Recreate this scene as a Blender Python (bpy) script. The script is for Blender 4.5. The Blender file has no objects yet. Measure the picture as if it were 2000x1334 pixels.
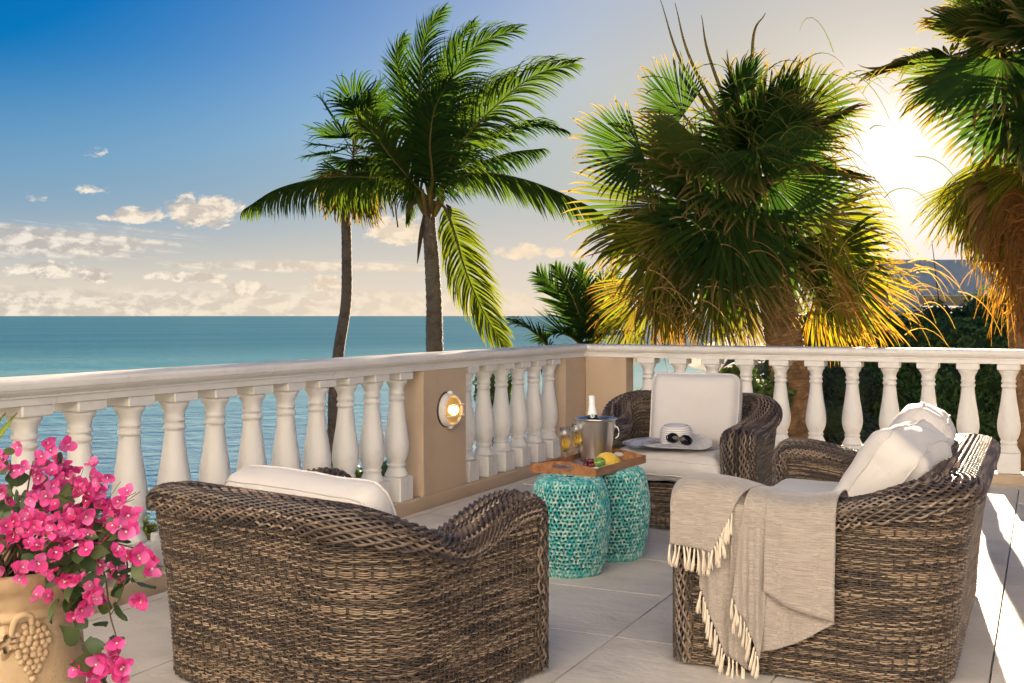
import bpy, bmesh, math, random
import numpy as np
from mathutils import Vector, Matrix, Euler, noise as mnoise

R = math.radians
PI = math.pi
rng = np.random.default_rng(7)
random.seed(7)
SC = bpy.context.scene
COL = SC.collection

# ------------------------------------------------------------------ camera
CAM_H = 1.25
FPX = 2137.0            # focal length in pixels of the 2000 px wide photograph
cam = bpy.data.cameras.new('camera')
cam.sensor_width = 36.0
cam.lens = 36.0 * FPX / 2000.0
cam.shift_y = -50.0 / 2000.0
cam.clip_start = 0.05
cam.clip_end = 120000.0
camo = bpy.data.objects.new('camera', cam)
camo.location = (0, 0, CAM_H)
camo.rotation_euler = (R(90), 0, 0)
COL.objects.link(camo)
SC.camera = camo

# ------------------------------------------------------------------ node expression helper
class S:
    nt = None
    def __init__(self, s): self.s = s
    @staticmethod
    def _in(node, i, v):
        if isinstance(v, S): S.nt.links.new(v.s, node.inputs[i])
        else: node.inputs[i].default_value = v
    @staticmethod
    def m(op, a, b=None, c=None, clamp=False):
        n = S.nt.nodes.new('ShaderNodeMath'); n.operation = op; n.use_clamp = clamp
        S._in(n, 0, a)
        if b is not None: S._in(n, 1, b)
        if c is not None: S._in(n, 2, c)
        return S(n.outputs[0])
    def __add__(a, b): return S.m('ADD', a, b)
    __radd__ = __add__
    def __sub__(a, b): return S.m('SUBTRACT', a, b)
    def __rsub__(a, b): return S.m('SUBTRACT', b, a)
    def __mul__(a, b): return S.m('MULTIPLY', a, b)
    __rmul__ = __mul__
    def __truediv__(a, b): return S.m('DIVIDE', a, b)
    def __pow__(a, b): return S.m('POWER', a, b)
def ss(x, a, b):
    n = S.nt.nodes.new('ShaderNodeMapRange'); n.interpolation_type = 'SMOOTHSTEP'
    S._in(n, 0, x); n.inputs[1].default_value = a; n.inputs[2].default_value = b
    return S(n.outputs[0])
def comb(x, y, z):
    n = S.nt.nodes.new('ShaderNodeCombineXYZ')
    for i, v in enumerate((x, y, z)): S._in(n, i, v)
    return S(n.outputs[0])
def nz(vec, scale, detail=3, rough=.5, dist=0.0):
    n = S.nt.nodes.new('ShaderNodeTexNoise')
    S._in(n, 'Vector', vec)
    n.inputs['Scale'].default_value = scale; n.inputs['Detail'].default_value = detail
    n.inputs['Roughness'].default_value = rough; n.inputs['Distortion'].default_value = dist
    return S(n.outputs['Fac'])
def mixc(f, a, b, blend='MIX'):
    n = S.nt.nodes.new('ShaderNodeMix'); n.data_type = 'RGBA'; n.blend_type = blend
    S._in(n, 0, f)
    for i, v in ((6, a), (7, b)):
        if isinstance(v, S): S.nt.links.new(v.s, n.inputs[i])
        else: n.inputs[i].default_value = (*v, 1)
    return S(n.outputs[2])
def vmul(v, k):
    n = S.nt.nodes.new('ShaderNodeVectorMath'); n.operation = 'SCALE'
    S._in(n, 0, v); S._in(n, 'Scale', k)
    return S(n.outputs[0])

# ------------------------------------------------------------------ world and sun
SUN_AZ, SUN_EL = 19.1, 8.1
w = bpy.data.worlds.new('World'); SC.world = w; w.use_nodes = True
nt = S.nt = w.node_tree
nt.nodes.clear()
out = nt.nodes.new('ShaderNodeOutputWorld'); bg = nt.nodes.new('ShaderNodeBackground')
nt.links.new(bg.outputs[0], out.inputs[0])
sky = nt.nodes.new('ShaderNodeTexSky'); sky.sky_type = 'NISHITA'; sky.sun_disc = False
sky.sun_elevation = R(SUN_EL); sky.sun_rotation = R(SUN_AZ)
sky.air_density = 1.0; sky.dust_density = 1.2; sky.ozone_density = 2.5
EXPO, STR = 2.9, 0.05
K_ = 1.0 / (2 ** EXPO * STR)      # sky colours below are written as they show in the picture
hs = nt.nodes.new('ShaderNodeHueSaturation'); nt.links.new(sky.outputs[0], hs.inputs['Color'])
hs.inputs['Saturation'].default_value = 2.1; hs.inputs['Value'].default_value = .30
tc = nt.nodes.new('ShaderNodeTexCoord'); sx = nt.nodes.new('ShaderNodeSeparateXYZ')
nt.links.new(tc.outputs['Generated'], sx.inputs[0])
dx, dy, dz = (S(sx.outputs[i]) for i in range(3))
az = S.m('ARCTAN2', dx, dy) * (180 / PI)
el = S.m('ARCSINE', dz) * (180 / PI)
# sunlit haze round the sun itself
sd = (math.sin(R(SUN_AZ)) * math.cos(R(SUN_EL)), math.cos(R(SUN_AZ)) * math.cos(R(SUN_EL)), math.sin(R(SUN_EL)))
dot = dx * sd[0] + dy * sd[1] + dz * sd[2]
ang = S.m('ARCCOSINE', S.m('MINIMUM', dot, 0.999999)) * (180 / PI)
def gauss(x, sig): return S.m('EXPONENT', (x * x) * (-1.0 / (sig * sig)))
skyc = mixc(1.0, S(hs.outputs[0]), (.66, .82, 1.16), 'MULTIPLY')
skyc = mixc(gauss(ang, 20.0) * .92, skyc, (.33 * K_, .33 * K_, .38 * K_))
# clouds: soft shapes in azimuth and elevation, broken up by noise
cv = comb(az, el * 1.7, 0.0)
n1 = nz(cv, 0.9, 9, .60, .5)
n1f = nz(cv, 3.0, 7, .62, .4)
cirv = comb(az * 0.055 + el * 0.12, el * 1.9 + az * 0.16, 3.0)
n2 = nz(cirv, 2.3, 7, .56, .5)
def blob(a0, e0, wa, we, k=1.0):
    u = (az - a0) / wa; v = (el - e0) / we
    return S.m('MAXIMUM', 1.0 - (u * u + v * v), 0.0) * k
cum = None
for a0, e0, wa, we, *kk in [(-15.6, 5.25, 2.5, 1.0), (-16.6, 5.3, 1.3, 1.05), (-18.9, 4.95, 1.6, .55), (-20.3, 4.8, .8, .22), (-6.0, 4.4, 2.2, 1.1), (.5, 3.35, 1.7, .55),
                       (2.2, 3.3, .9, .35), (-21, 8.0, .9, .35, .5), (-20.9, 6.15, 1.0, .4, .55), (-23.5, 5.6, .7, .3, .4), (-23.0, 2.15, 2.2, .65), (-20.9, 2.0, 1.2, .5), (-16.4, 1.95, 2.6, .38),
                       (-9.5, 1.6, 1.6, .75), (-13.5, 1.35, 1.9, .55), (3.6, 3.3, .8, .3)]:
    b = blob(a0, e0, wa, we, *kk)
    cum = b if cum is None else S.m('MAXIMUM', cum, b)
a_cum = ss(cum * .75 + n1 * 1.6 + n1f * .8, 1.42, 1.80) * ss(cum, 0.0, 0.25)
# cumulus bank along the horizon
bank = ss(el, -.5, .3) * (1.0 - ss(el + n1 * 1.3, 1.55, 2.5)) * ss(n1 + (1.4 - el) * .22, .40, .62)
# streaky cirrus low on the left
cirm = S.m('MAXIMUM', blob(-24.5, 3.6, 10.5, 1.15), blob(-10.5, 2.55, 9.0, .42))
cirm = S.m('MAXIMUM', cirm, blob(-38, 4.4, 12, 2.2))
a_cir = ss(n2 + cirm * .55, .62, 1.02) * ss(cirm, 0, .35) * .8
shade = nz(comb(az + .35, el * 1.7 - .5, 0.0), 0.9, 6, .58, .15)
clouda = S.m('MAXIMUM', S.m('MAXIMUM', a_cum * .92, bank * .62), a_cir)
warm = ss(az, -32.0, 12.0) * (1.0 - ss(az, 40.0, 75.0))
cloudc = mixc(ss(n1 - shade, -.10, .13), (.50, .46, .44), (1.0, .90, .76))
cloudc = mixc(warm, cloudc, (1.02, .80, .55))
skyc = mixc((1.0 - ss(el, 4.0, 13.5)) * .85, skyc, (.19 * K_, .36 * K_, .56 * K_))
wel = gauss(ang, 26.0) * 6.0 + 3.6
er = el / wel
creamf = S.m('EXPONENT', er * er * -1.15)
skyc = mixc(creamf, skyc, mixc(gauss(ang, 24.0), (.82 * K_, .71 * K_, .56 * K_), (.80 * K_, .70 * K_, .62 * K_)))
skyc = mixc(clouda, skyc, vmul(cloudc, K_))
def addc(a, b):
    n = nt.nodes.new('ShaderNodeVectorMath'); n.operation = 'ADD'
    S._in(n, 0, a); S._in(n, 1, b); return S(n.outputs[0])
glow = addc(vmul(comb(1.0, .93, .84), gauss(ang, .62) * (40.0 * K_)),
            addc(vmul(comb(1.0, .92, .84), gauss(ang, 3.8) * (.34 * K_)), vmul(comb(.36, .30, .25), gauss(ang, 8.0) * K_)))
skyc = addc(skyc, vmul(glow, ss(el, -1.0, .4)))
nt.links.new(skyc.s, bg.inputs[0]); bg.inputs[1].default_value = STR

sun = bpy.data.lights.new('sun', 'SUN'); sun.energy = 4.1; sun.angle = R(.55); sun.color = (1.0, .79, .55)
suno = bpy.data.objects.new('sun', sun); COL.objects.link(suno)
suno.rotation_euler = Vector(sd).to_track_quat('Z', 'Y').to_euler()
suno.location = (20, 60, 30)
SC.view_settings.view_transform = 'Standard'; SC.view_settings.look = 'None'
SC.view_settings.exposure = EXPO; SC.view_settings.gamma = 1.0; SC.view_settings.use_curve_mapping = False
SC.cycles.max_bounces = 8; SC.cycles.transparent_max_bounces = 16
SC.cycles.sample_clamp_indirect = 6.0
SC.cycles.use_denoising = True

# ------------------------------------------------------------------ mesh helpers
def mk(name, V, F, mats, parent=None, col=None, smooth=True, midx=None):
    """V (n,3); F a list of index arrays, each (m,3) or (m,4); one mesh object"""
    V = np.asarray(V, np.float32).reshape(-1, 3)
    Fs = F if isinstance(F, list) else [F]
    Fs = [np.asarray(f, np.int32) for f in Fs if len(f)]
    loops = np.concatenate([f.ravel() for f in Fs])
    tot = np.concatenate([np.full(len(f), f.shape[1], np.int32) for f in Fs])
    start = np.concatenate([[0], np.cumsum(tot)[:-1]]).astype(np.int32)
    me = bpy.data.meshes.new(name)
    me.vertices.add(len(V)); me.vertices.foreach_set('co', V.ravel())
    me.loops.add(len(loops)); me.loops.foreach_set('vertex_index', loops)
    me.polygons.add(len(tot)); me.polygons.foreach_set('loop_start', start)
    for m_ in (mats if isinstance(mats, (list, tuple)) else [mats]): me.materials.append(m_)
    if midx is not None: me.polygons.foreach_set('material_index', np.asarray(midx, np.int32))
    me.update(calc_edges=True)
    me.polygons.foreach_set('use_smooth', np.full(len(tot), bool(smooth)))
    if col is not None:
        a = me.attributes.new('col', 'FLOAT_COLOR', 'POINT')
        c = np.ones((len(V), 4), np.float32); c[:, :3] = col
        a.data.foreach_set('color', c.ravel())
    me.validate()
    o = bpy.data.objects.new(name, me); COL.objects.link(o)
    if parent is not None: o.parent = parent
    return o
class MB:
    """collects pieces of one mesh"""
    def __init__(s): s.V = []; s.F3 = []; s.F4 = []; s.C = []; s.n = 0; s.M3 = []; s.M4 = []
    def add(s, V, F, col=(1, 1, 1), m=0):
        V = np.asarray(V, float).reshape(-1, 3); s.V.append(V)
        c = np.asarray(col, float)
        s.C.append(np.broadcast_to(c, (len(V), 3)) if c.ndim == 1 else c)
        for f in (F if isinstance(F, list) else [F]):
            f = np.asarray(f, np.int64)
            if not len(f): continue
            if f.shape[1] == 3: s.F3.append(f + s.n); s.M3.append(np.full(len(f), m))
            else: s.F4.append(f + s.n); s.M4.append(np.full(len(f), m))
        s.n += len(V)
    def build(s, name, mats, parent=None, smooth=True):
        F = []; M = []
        if s.F4: F.append(np.concatenate(s.F4)); M.append(np.concatenate(s.M4))
        if s.F3: F.append(np.concatenate(s.F3)); M.append(np.concatenate(s.M3))
        return mk(name, np.concatenate(s.V), F, mats, parent, np.concatenate(s.C), smooth, np.concatenate(M))
def gridf(r, c, wrap=False):
    i = np.arange(r - 1)[:, None]; j = np.arange(c if wrap else c - 1)[None, :]; k = (j + 1) % c
    return np.stack([i * c + j, i * c + k, (i + 1) * c + k, (i + 1) * c + j], -1).reshape(-1, 4)
def lathe(prof, n=24, center=(0, 0, 0), cap=True):
    prof = np.asarray(prof, float); a = np.arange(n) * 2 * PI / n
    V = np.stack([prof[:, 0:1] * np.cos(a), prof[:, 0:1] * np.sin(a), np.repeat(prof[:, 1:2], n, 1)], -1).reshape(-1, 3) + np.asarray(center)
    F = [gridf(len(prof), n, True)]
    if cap:
        k = len(V); V = np.vstack([V, [[center[0], center[1], prof[0, 1] + center[2]], [center[0], center[1], prof[-1, 1] + center[2]]]])
        j = np.arange(n); j2 = (j + 1) % n; b = (len(prof) - 1) * n
        F.append(np.concatenate([np.stack([j2, j, np.full(n, k)], 1), np.stack([b + j, b + j2, np.full(n, k + 1)], 1)]))
    return V, F
def bez_smooth(pts, n):
    """Catmull-Rom through the points"""
    p = np.asarray(pts, float); p = np.vstack([2 * p[0] - p[1], p, 2 * p[-1] - p[-2]])
    m_ = len(p) - 3; t = np.linspace(0, m_, n); i = np.minimum(t.astype(int), m_ - 1); u = (t - i)[:, None]
    a, b, c, d = p[i], p[i + 1], p[i + 2], p[i + 3]
    return .5 * (2 * b + (c - a) * u + (2 * a - 5 * b + 4 * c - d) * u ** 2 + (3 * b - a - 3 * c + d) * u ** 3)
def nrm(v): return v / np.maximum(np.linalg.norm(v, axis=-1, keepdims=True), 1e-9)
def tube(P, r, n=6, cap=True):
    P = np.asarray(P, float); r = np.broadcast_to(np.asarray(r, float), (len(P),))
    T = nrm(np.gradient(P, axis=0)); ref = np.array([0, 0, 1.]) if abs(T[:, 2]).mean() < .8 else np.array([1., 0, 0])
    A = nrm(np.cross(T, ref)); B = np.cross(T, A); a = np.arange(n) * 2 * PI / n
    V = (P[:, None] + r[:, None, None] * (A[:, None] * np.cos(a)[None, :, None] + B[:, None] * np.sin(a)[None, :, None])).reshape(-1, 3)
    F = [gridf(len(P), n, True)]
    if cap:
        k = len(V); V = np.vstack([V, P[:1], P[-1:]]); j = np.arange(n); j2 = (j + 1) % n; b = (len(P) - 1) * n
        F.append(np.concatenate([np.stack([j2, j, np.full(n, k)], 1), np.stack([b + j, b + j2, np.full(n, k + 1)], 1)]))
    return V, F
def box(x0, x1, y0, y1, z0, z1, bev=0.0):
    """box, chamfered when bev > 0"""
    if bev <= 0:
        V = np.array([(x, y, z) for z in (z0, z1) for y in (y0, y1) for x in (x0, x1)], float)
        return V, np.array([(0, 2, 3, 1), (4, 5, 7, 6), (0, 1, 5, 4), (2, 6, 7, 3), (0, 4, 6, 2), (1, 3, 7, 5)])
    bm = bmesh.new(); bmesh.ops.create_cube(bm, size=1)
    for v in bm.verts: v.co = Vector(((x0 + x1) / 2 + v.co.x * (x1 - x0), (y0 + y1) / 2 + v.co.y * (y1 - y0), (z0 + z1) / 2 + v.co.z * (z1 - z0)))
    bmesh.ops.bevel(bm, geom=bm.edges[:], offset=bev, segments=1, affect='EDGES')
    bm.verts.index_update()
    V = np.array([v.co[:] for v in bm.verts]); q = [[v.index for v in f.verts] for f in bm.faces]; bm.free()
    return V, [np.array([f for f in q if len(f) == 4]), np.array([f for f in q if len(f) == 3])]
def empty(name, loc=(0, 0, 0), rz=0.0):
    o = bpy.data.objects.new(name, None); COL.objects.link(o); o.location = loc; o.rotation_euler = (0, 0, rz); o.empty_display_size = .1
    return o
def tag(o, label, cat, group=None):
    o['label'] = label; o['category'] = cat
    if group: o['group'] = group
    return o
def struct(o): o['kind'] = 'structure'; return o
def inst(me_obj, name, parent, loc=(0, 0, 0), rot=(0, 0, 0), scale=(1, 1, 1)):
    o = bpy.data.objects.new(name, me_obj.data); COL.objects.link(o); o.parent = parent
    o.location = loc; o.rotation_euler = rot; o.scale = scale
    return o
def at(x, y, Y):
    """world point that the photograph shows at pixel (x, y), Y metres away"""
    return np.array([(x - 1000) / FPX * Y, Y, CAM_H + (617 - y) / FPX * Y])

# ------------------------------------------------------------------ materials
def mat(name, base=None, rough=.6, metal=0.0, attr=False, var=None, bump=None, spec=.5, trans=None, coat=0.0, extra=None, coord='Object', sheen=0.0):
    """var = (scale, colour2, lo, hi); bump = list of (scale, strength, distance); attr: the mesh colour multiplies base"""
    m_ = bpy.data.materials.new(name); m_.use_nodes = True
    t = S.nt = m_.node_tree
    p = t.nodes['Principled BSDF']; o = t.nodes['Material Output']
    c = t.nodes.new('ShaderNodeTexCoord')
    if coord == 'ObjRand':      # every instance gets its own stretch of the texture
        oi = t.nodes.new('ShaderNodeObjectInfo'); vn = t.nodes.new('ShaderNodeVectorMath'); vn.operation = 'ADD'
        t.links.new(c.outputs['Object'], vn.inputs[0]); t.links.new((S(oi.outputs['Random']) * 37.0).s, vn.inputs[1]); vec = S(vn.outputs[0])
    else: vec = S(c.outputs[coord])
    colr = None
    if attr:
        a = t.nodes.new('ShaderNodeAttribute'); a.attribute_name = 'col'; colr = S(a.outputs['Color'])
    if base is not None:
        if colr is None:
            r_ = t.nodes.new('ShaderNodeRGB'); r_.outputs[0].default_value = (*base, 1); colr = S(r_.outputs[0])
        else: colr = mixc(1.0, colr, base, 'MULTIPLY')
    if var:
        for vv in (var if isinstance(var, list) else [var]):
            sc_, c2, lo, hi = vv[:4]
            v3 = vec
            if len(vv) > 4:
                mp = t.nodes.new('ShaderNodeMapping'); t.links.new(vec.s, mp.inputs[0]); mp.inputs['Scale'].default_value = vv[4]; v3 = S(mp.outputs[0])
            f = ss(nz(v3, sc_, 5, .6), lo, hi)
            colr = mixc(f, colr, c2) if len(vv) < 6 else mixc(f * vv[5], colr, c2)
    t.links.new(colr.s, p.inputs['Base Color'])
    p.inputs['Roughness'].default_value = rough; p.inputs['Metallic'].default_value = metal
    p.inputs['Specular IOR Level'].default_value = spec; p.inputs['Coat Weight'].default_value = coat
    p.inputs['Sheen Weight'].default_value = sheen
    last = None
    for b in (bump or []):
        sc_, st, di = b[:3]; v3 = vec
        if len(b) > 3:
            mp = t.nodes.new('ShaderNodeMapping'); t.links.new(vec.s, mp.inputs[0]); mp.inputs['Scale'].default_value = b[3]; v3 = S(mp.outputs[0])
        bn = t.nodes.new('ShaderNodeBump'); bn.inputs['Strength'].default_value = st; bn.inputs['Distance'].default_value = di
        t.links.new(nz(v3, sc_, 4, .6).s, bn.inputs['Height'])
        if last: t.links.new(last.outputs[0], bn.inputs['Normal'])
        last = bn
    if last: t.links.new(last.outputs[0], p.inputs['Normal'])
    if trans:
        tr = t.nodes.new('ShaderNodeBsdfTranslucent'); t.links.new(mixc(1.0, colr, trans[1], 'MULTIPLY').s, tr.inputs[0])
        mx = t.nodes.new('ShaderNodeMixShader'); mx.inputs[0].default_value = trans[0]
        t.links.new(p.outputs[0], mx.inputs[1]); t.links.new(tr.outputs[0], mx.inputs[2]); t.links.new(mx.outputs[0], o.inputs[0])
    return m_
M = {}
M['plaster'] = mat('white_paint', (.76, .72, .655), .62, var=[(3.0, (.64, .595, .53), .48, .8), (14, (.68, .65, .60), .52, .75), (9, (.56, .51, .44), .56, .78, (2.5, 2.5, .3), .5)], bump=[(160, .25, .004), (22, .25, .006)])
M['stucco'] = mat('tan_stucco', (.56, .42, .285), .75, var=[(2.5, (.49, .36, .24), .45, .75)], bump=[(220, .35, .004), (30, .2, .006)])
M['tile'] = mat('stone_tile', None, .62, attr=True, spec=.10, var=[(3.2, (.47, .42, .365), .42, .72, (1, 1, 1), .6), (5.5, (.60, .54, .48), .5, .75, (1, 2.2, 1), .6)],
                bump=[(6, .20, .025, (1, 2.4, 1)), (30, .4, .008, (1, 1.8, 1)), (200, .15, .002)], coord='ObjRand')
M['grout'] = mat('grout', (.26, .22, .185), .85, bump=[(80, .3, .004)])
M['wicker'] = mat('wicker', None, .42, attr=True, spec=.55, var=[(60, (.05, .032, .022), .62, .9)])
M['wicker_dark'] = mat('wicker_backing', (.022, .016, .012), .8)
M['rubber'] = mat('black_plastic', (.02, .02, .02), .5)
M['canvas'] = mat('cream_canvas', (.60, .56, .525), .85, var=[(2.0, (.55, .51, .475), .4, .75)], bump=[(7, .35, .02), (700, .25, .001)], sheen=.2)
# ------------------------------------------------------------------ the deck frame: origin at the inner corner of the balustrade, +x along the far run, +y out to sea along the left run
DC = np.array([.656, 9.54, 0.0]); DROT = R(-26.0)
RX = np.array([math.cos(DROT), math.sin(DROT), 0]); RY = np.array([-math.sin(DROT), math.cos(DROT), 0])
def dk(x, y, z=0.0): return DC + RX * x + RY * y + np.array([0, 0, z])

# ------------------------------------------------------------------ terrain, sea
def sstep(x, a, b):
    t = np.clip((x - a) / (b - a), 0, 1); return t * t * (3 - 2 * t)
def terr(x, y):
    x = np.asarray(x, float); y = np.asarray(y, float)
    yc = np.where(x < 3, 29 + .5 * (x - 3), 30 + 4.5 * (x - 3)); c = (y - yc) / np.where(x < 3, 1.1, 2.5)
    return -1.5 - 2.6 * sstep(c, -16, 0) - 13 * sstep(c, -1, 9) - 3 * sstep(c, 8, 30)
gx = np.unique(np.concatenate([np.linspace(-400, -40, 10), np.linspace(-40, 40, 81), np.linspace(40, 400, 10)]))
gy = np.unique(np.concatenate([np.linspace(-300, -12, 8), np.linspace(-12, 80, 93), np.linspace(80, 600, 14)]))
X, Y = np.meshgrid(gx, gy)
Z = terr(X, Y) + .12 * np.sin(X * 1.3 + np.cos(Y)) * np.cos(Y * 1.1)
M['soil'] = mat('garden_soil', (.055, .06, .025), .95, var=(1.2, (.11, .085, .055), .45, .7), bump=[(6, .6, .1)])
struct(mk('ground', np.stack([X, Y, Z], -1), gridf(*X.shape), M['soil']))

def sea_mat():
    m_ = bpy.data.materials.new('sea_water'); m_.use_nodes = True
    t = S.nt = m_.node_tree; p = t.nodes['Principled BSDF']
    ge = t.nodes.new('ShaderNodeNewGeometry'); pos = S(ge.outputs['Position'])
    sp = t.nodes.new('ShaderNodeSeparateXYZ'); t.links.new(pos.s, sp.inputs[0])
    px_, py_ = S(sp.outputs[0]), S(sp.outputs[1])
    u = px_ * .92 + py_ * .39; v = py_ * .92 - px_ * .39
    wv = comb(u * .55, v, 0.0)
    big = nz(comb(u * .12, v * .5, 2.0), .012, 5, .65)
    c = mixc(ss(big, .35, .68), (.14, .46, .50), (.36, .64, .66))  # shallow teal, paled in the diffuse colour to stand in for sky reflection
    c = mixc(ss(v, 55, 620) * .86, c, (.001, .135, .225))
    t.nodes.remove(p)
    df = t.nodes.new('ShaderNodeBsdfDiffuse'); gl = t.nodes.new('ShaderNodeBsdfGlossy'); fr = t.nodes.new('ShaderNodeFresnel'); mx = t.nodes.new('ShaderNodeMixShader')
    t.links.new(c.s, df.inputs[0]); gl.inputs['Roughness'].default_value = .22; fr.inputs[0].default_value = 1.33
    fac = S.m('MINIMUM', S(fr.outputs[0]), .72 - ss(v, 60, 420) * .47)
    t.links.new(fac.s, mx.inputs[0]); t.links.new(df.outputs[0], mx.inputs[1]); t.links.new(gl.outputs[0], mx.inputs[2]); t.links.new(mx.outputs[0], t.nodes['Material Output'].inputs[0])
    last = None
    for sc_, st, di in ((.12, .6, 1.3), (.40, .7, .6), (1.2, .7, .22), (4.0, .45, .06)):
        bn = t.nodes.new('ShaderNodeBump'); bn.inputs['Strength'].default_value = st; bn.inputs['Distance'].default_value = di
        t.links.new(nz(wv, sc_, 4, .55, .3).s, bn.inputs['Height'])
        if last: t.links.new(last.outputs[0], bn.inputs['Normal'])
        last = bn
    for q in (df, gl, fr): t.links.new(last.outputs[0], q.inputs['Normal'])
    return m_
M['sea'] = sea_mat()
rr = np.concatenate([[0], np.geomspace(20, 90000, 60)]); n = 96; a = np.arange(n) * 2 * PI / n
V = np.stack([rr[:, None] * np.cos(a), rr[:, None] * np.sin(a), np.full((len(rr), n), -14.0)], -1)
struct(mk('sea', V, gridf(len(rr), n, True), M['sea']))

# ------------------------------------------------------------------ terrace: the slab, its tiles
TX0, TX1, TY0, TY1 = -.30, 9.0, -13.0, .30
V, F = box(TX0, TX1, TY0, TY1, -1.9, -.028)
terrace = struct(mk('terrace_floor', V, F, M['grout'], smooth=False)); terrace.location = DC; terrace.rotation_euler = (0, 0, DROT)
PT = .67
tile_src = []
for k in range(3):
    bm = bmesh.new(); bmesh.ops.create_grid(bm, x_segments=3, y_segments=3, size=PT / 2 - .0017)
    for v in bm.verts:
        v.co.z = random.uniform(-.0006, .0006)
    r_ = bmesh.ops.extrude_face_region(bm, geom=bm.faces[:])
    up = [v for v in r_['geom'] if isinstance(v, bmesh.types.BMVert)]
    for v in bm.verts:
        if v not in up: v.co.z = -.026
    for v in up:
        if max(abs(v.co.x), abs(v.co.y)) > PT / 2 - .01: v.co.x *= .9945; v.co.y *= .9945; v.co.z -= .0012
    bmesh.ops.recalc_face_normals(bm, faces=bm.faces[:])
    bm.verts.index_update()
    V = np.array([v.co[:] for v in bm.verts]); q = np.array([[v.index for v in f.verts] for f in bm.faces]); bm.free()
    g = np.array([.66, .60, .535]) * (1 + .04 * (k - 1))
    tile_src.append((V, q, g))
tile_objs = []
for i in range(13):
    for j in range(12):
        x = .07 + PT * (i + .5); y = -.16 - PT * (j + .5)
        k = random.randrange(3)
        if len(tile_objs) < 3:
            V, q, g = tile_src[len(tile_objs)]; o = mk('tile', V, q, M['tile'], terrace, g, smooth=False); tile_objs.append(o)
        else: o = inst(tile_objs[k], 'tile', terrace)
        o.location = (x, y, random.uniform(-.0008, .0008))
        o.rotation_euler = (random.uniform(-.0012, .0012), random.uniform(-.0012, .0012), random.choice((0, PI)))
# narrow cut tiles along the two kerbs
V, F = box(.002, .064, -8.2, -.162, -.026, -.001); mk('border_tile', V, F, M['tile'], terrace, (.62, .565, .50), False)
V, F = box(.002, 8.77, -.156, -.002, -.026, -.001); mk('border_tile', V, F, M['tile'], terrace, (.62, .565, .50), False)

# ------------------------------------------------------------------ balustrade
bal = empty('balustrade', DC, DROT)
tag(bal, 'white balustrade with turned balusters, tan piers and a moulded handrail round the terrace', 'balustrade')
# handrail profile: (distance out from the inner edge, height)
RW = .29
half = [(.045, .893), (.045, .921), (.036, .924), (.036, .932), (.022, .942), (.012, .950), (.010, .957), (.001, .960), (0, .966), (0, .984), (.006, .993), (.016, .997), (.05, .9995)]
prof = half + [(RW - u, z) for u, z in reversed(half)] 
prof = np.array(prof)
NP = len(prof)
def run(name, u0, u1, axis, m_, prof_):
    """sweep along the left run (axis 'y': from -y to the corner) or the far run (axis 'x'), mitred at the corner"""
    uu = np.array([u0] + list(np.linspace(u0, 0, 14)[1:-1]) if axis == 'y' else list(np.linspace(0, u1, 14)))
    rows = []
    n_ = 14
    for k in range(n_):
        f = k / (n_ - 1)
        P = []
        for d, z in prof_:
            wob = .0012 * math.sin(k * 2.1 + d * 30)
            if axis == 'y': P.append((-d, u0 + (d - u0) * f, z + wob))      # mitre: ends at y = d
            else: P.append((-d + (u1 + d) * f, d, z + wob))
        rows.append(P)
    V = np.array(rows).reshape(-1, 3); n2 = len(prof_)
    return mk(name, V, [gridf(n_, n2, True)], m_, bal, smooth=False)
run('handrail', -9.2, 0, 'y', M['plaster'], prof); run('handrail', 0, 8.9, 'x', M['plaster'], prof)
kerb = [(.04, -.02), (.035, .066), (.043, .075), (.245, .075), (.25, -.02)]
run('kerb', -9.2, 0, 'y', M['stucco'], kerb); run('kerb', 0, 8.9, 'x', M['stucco'], kerb)
def pier(x0, x1, y0, y1):
    V, F = box(x0, x1, y0, y1, .0755, .8925, .004); mk('pier', V, F, M['stucco'], bal, smooth=False)
pier(-.225, -.038, -2.73, -2.15)
V, F = box(-.225, -.038, -.39, .225, .0755, .8925, .004); V2, F2 = box(-.034, .345, .038, .225, .0755, .8925, .004)
mb = MB(); mb.add(V, F); mb.add(V2, F2); mb.build('pier', M['stucco'], bal, False)
pier(-.225, -.038, -7.6, -7.02); pier(5.2, 5.78, .038, .225)
# baluster: turned shaft between two square blocks
bp = [(.055, .226), (.074, .228), (.0765, .236), (.073, .246), (.064, .262), (.057, .280), (.054, .292), (.058, .294), (.0605, .302), (.058, .311), (.053, .314),
      (.056, .322), (.064, .338), (.0735, .365), (.0795, .395), (.0810, .42), (.0795, .45), (.0745, .49), (.067, .54), (.059, .59), (.0515, .65), (.0465, .70), (.0455, .712),
      (.051, .714), (.0535, .7215), (.0535, .727), (.051, .734), (.0462, .737), (.0458, .748), (.050, .75), (.0525, .757), (.0525, .763), (.050, .770), (.0468, .773), (.049, .79), (.055, .808), (.064, .822), (.068, .829), (.0685, .840), (.066, .846)]
mb = MB(); mb.add(*lathe(bp, 28))
hw = .0785
b0 = None
def baluster(x, y):
    global b0
    if b0 is None:
        o = mb.build('baluster', M['plaster'], bal); 
        blk = [mk('block', *box(-hw, hw, -hw, hw, z0, z1, .005), M['plaster'], o, smooth=False) for z0, z1 in ((.0755, .2265), (.845, .8925))]; b0 = (o, blk)
    else:
        o = inst(b0[0], 'baluster', bal); [inst(q, 'block', o) for q in b0[1]]
    o.location = (x, y, random.uniform(-.0005, .0005)); o.rotation_euler = (0, 0, random.uniform(-.02, .02))
PB = .283
y = -2.91
while y > -6.95: baluster(-.13, y); y -= PB
for k in range(6): baluster(-.13, -.39 - .15 - k * (1.76 - .30) / 5)
x = .515
while x < 5.1: baluster(x, .13); x += PB
x = 5.95
while x < 8.8: baluster(x, .13); x += PB
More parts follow.
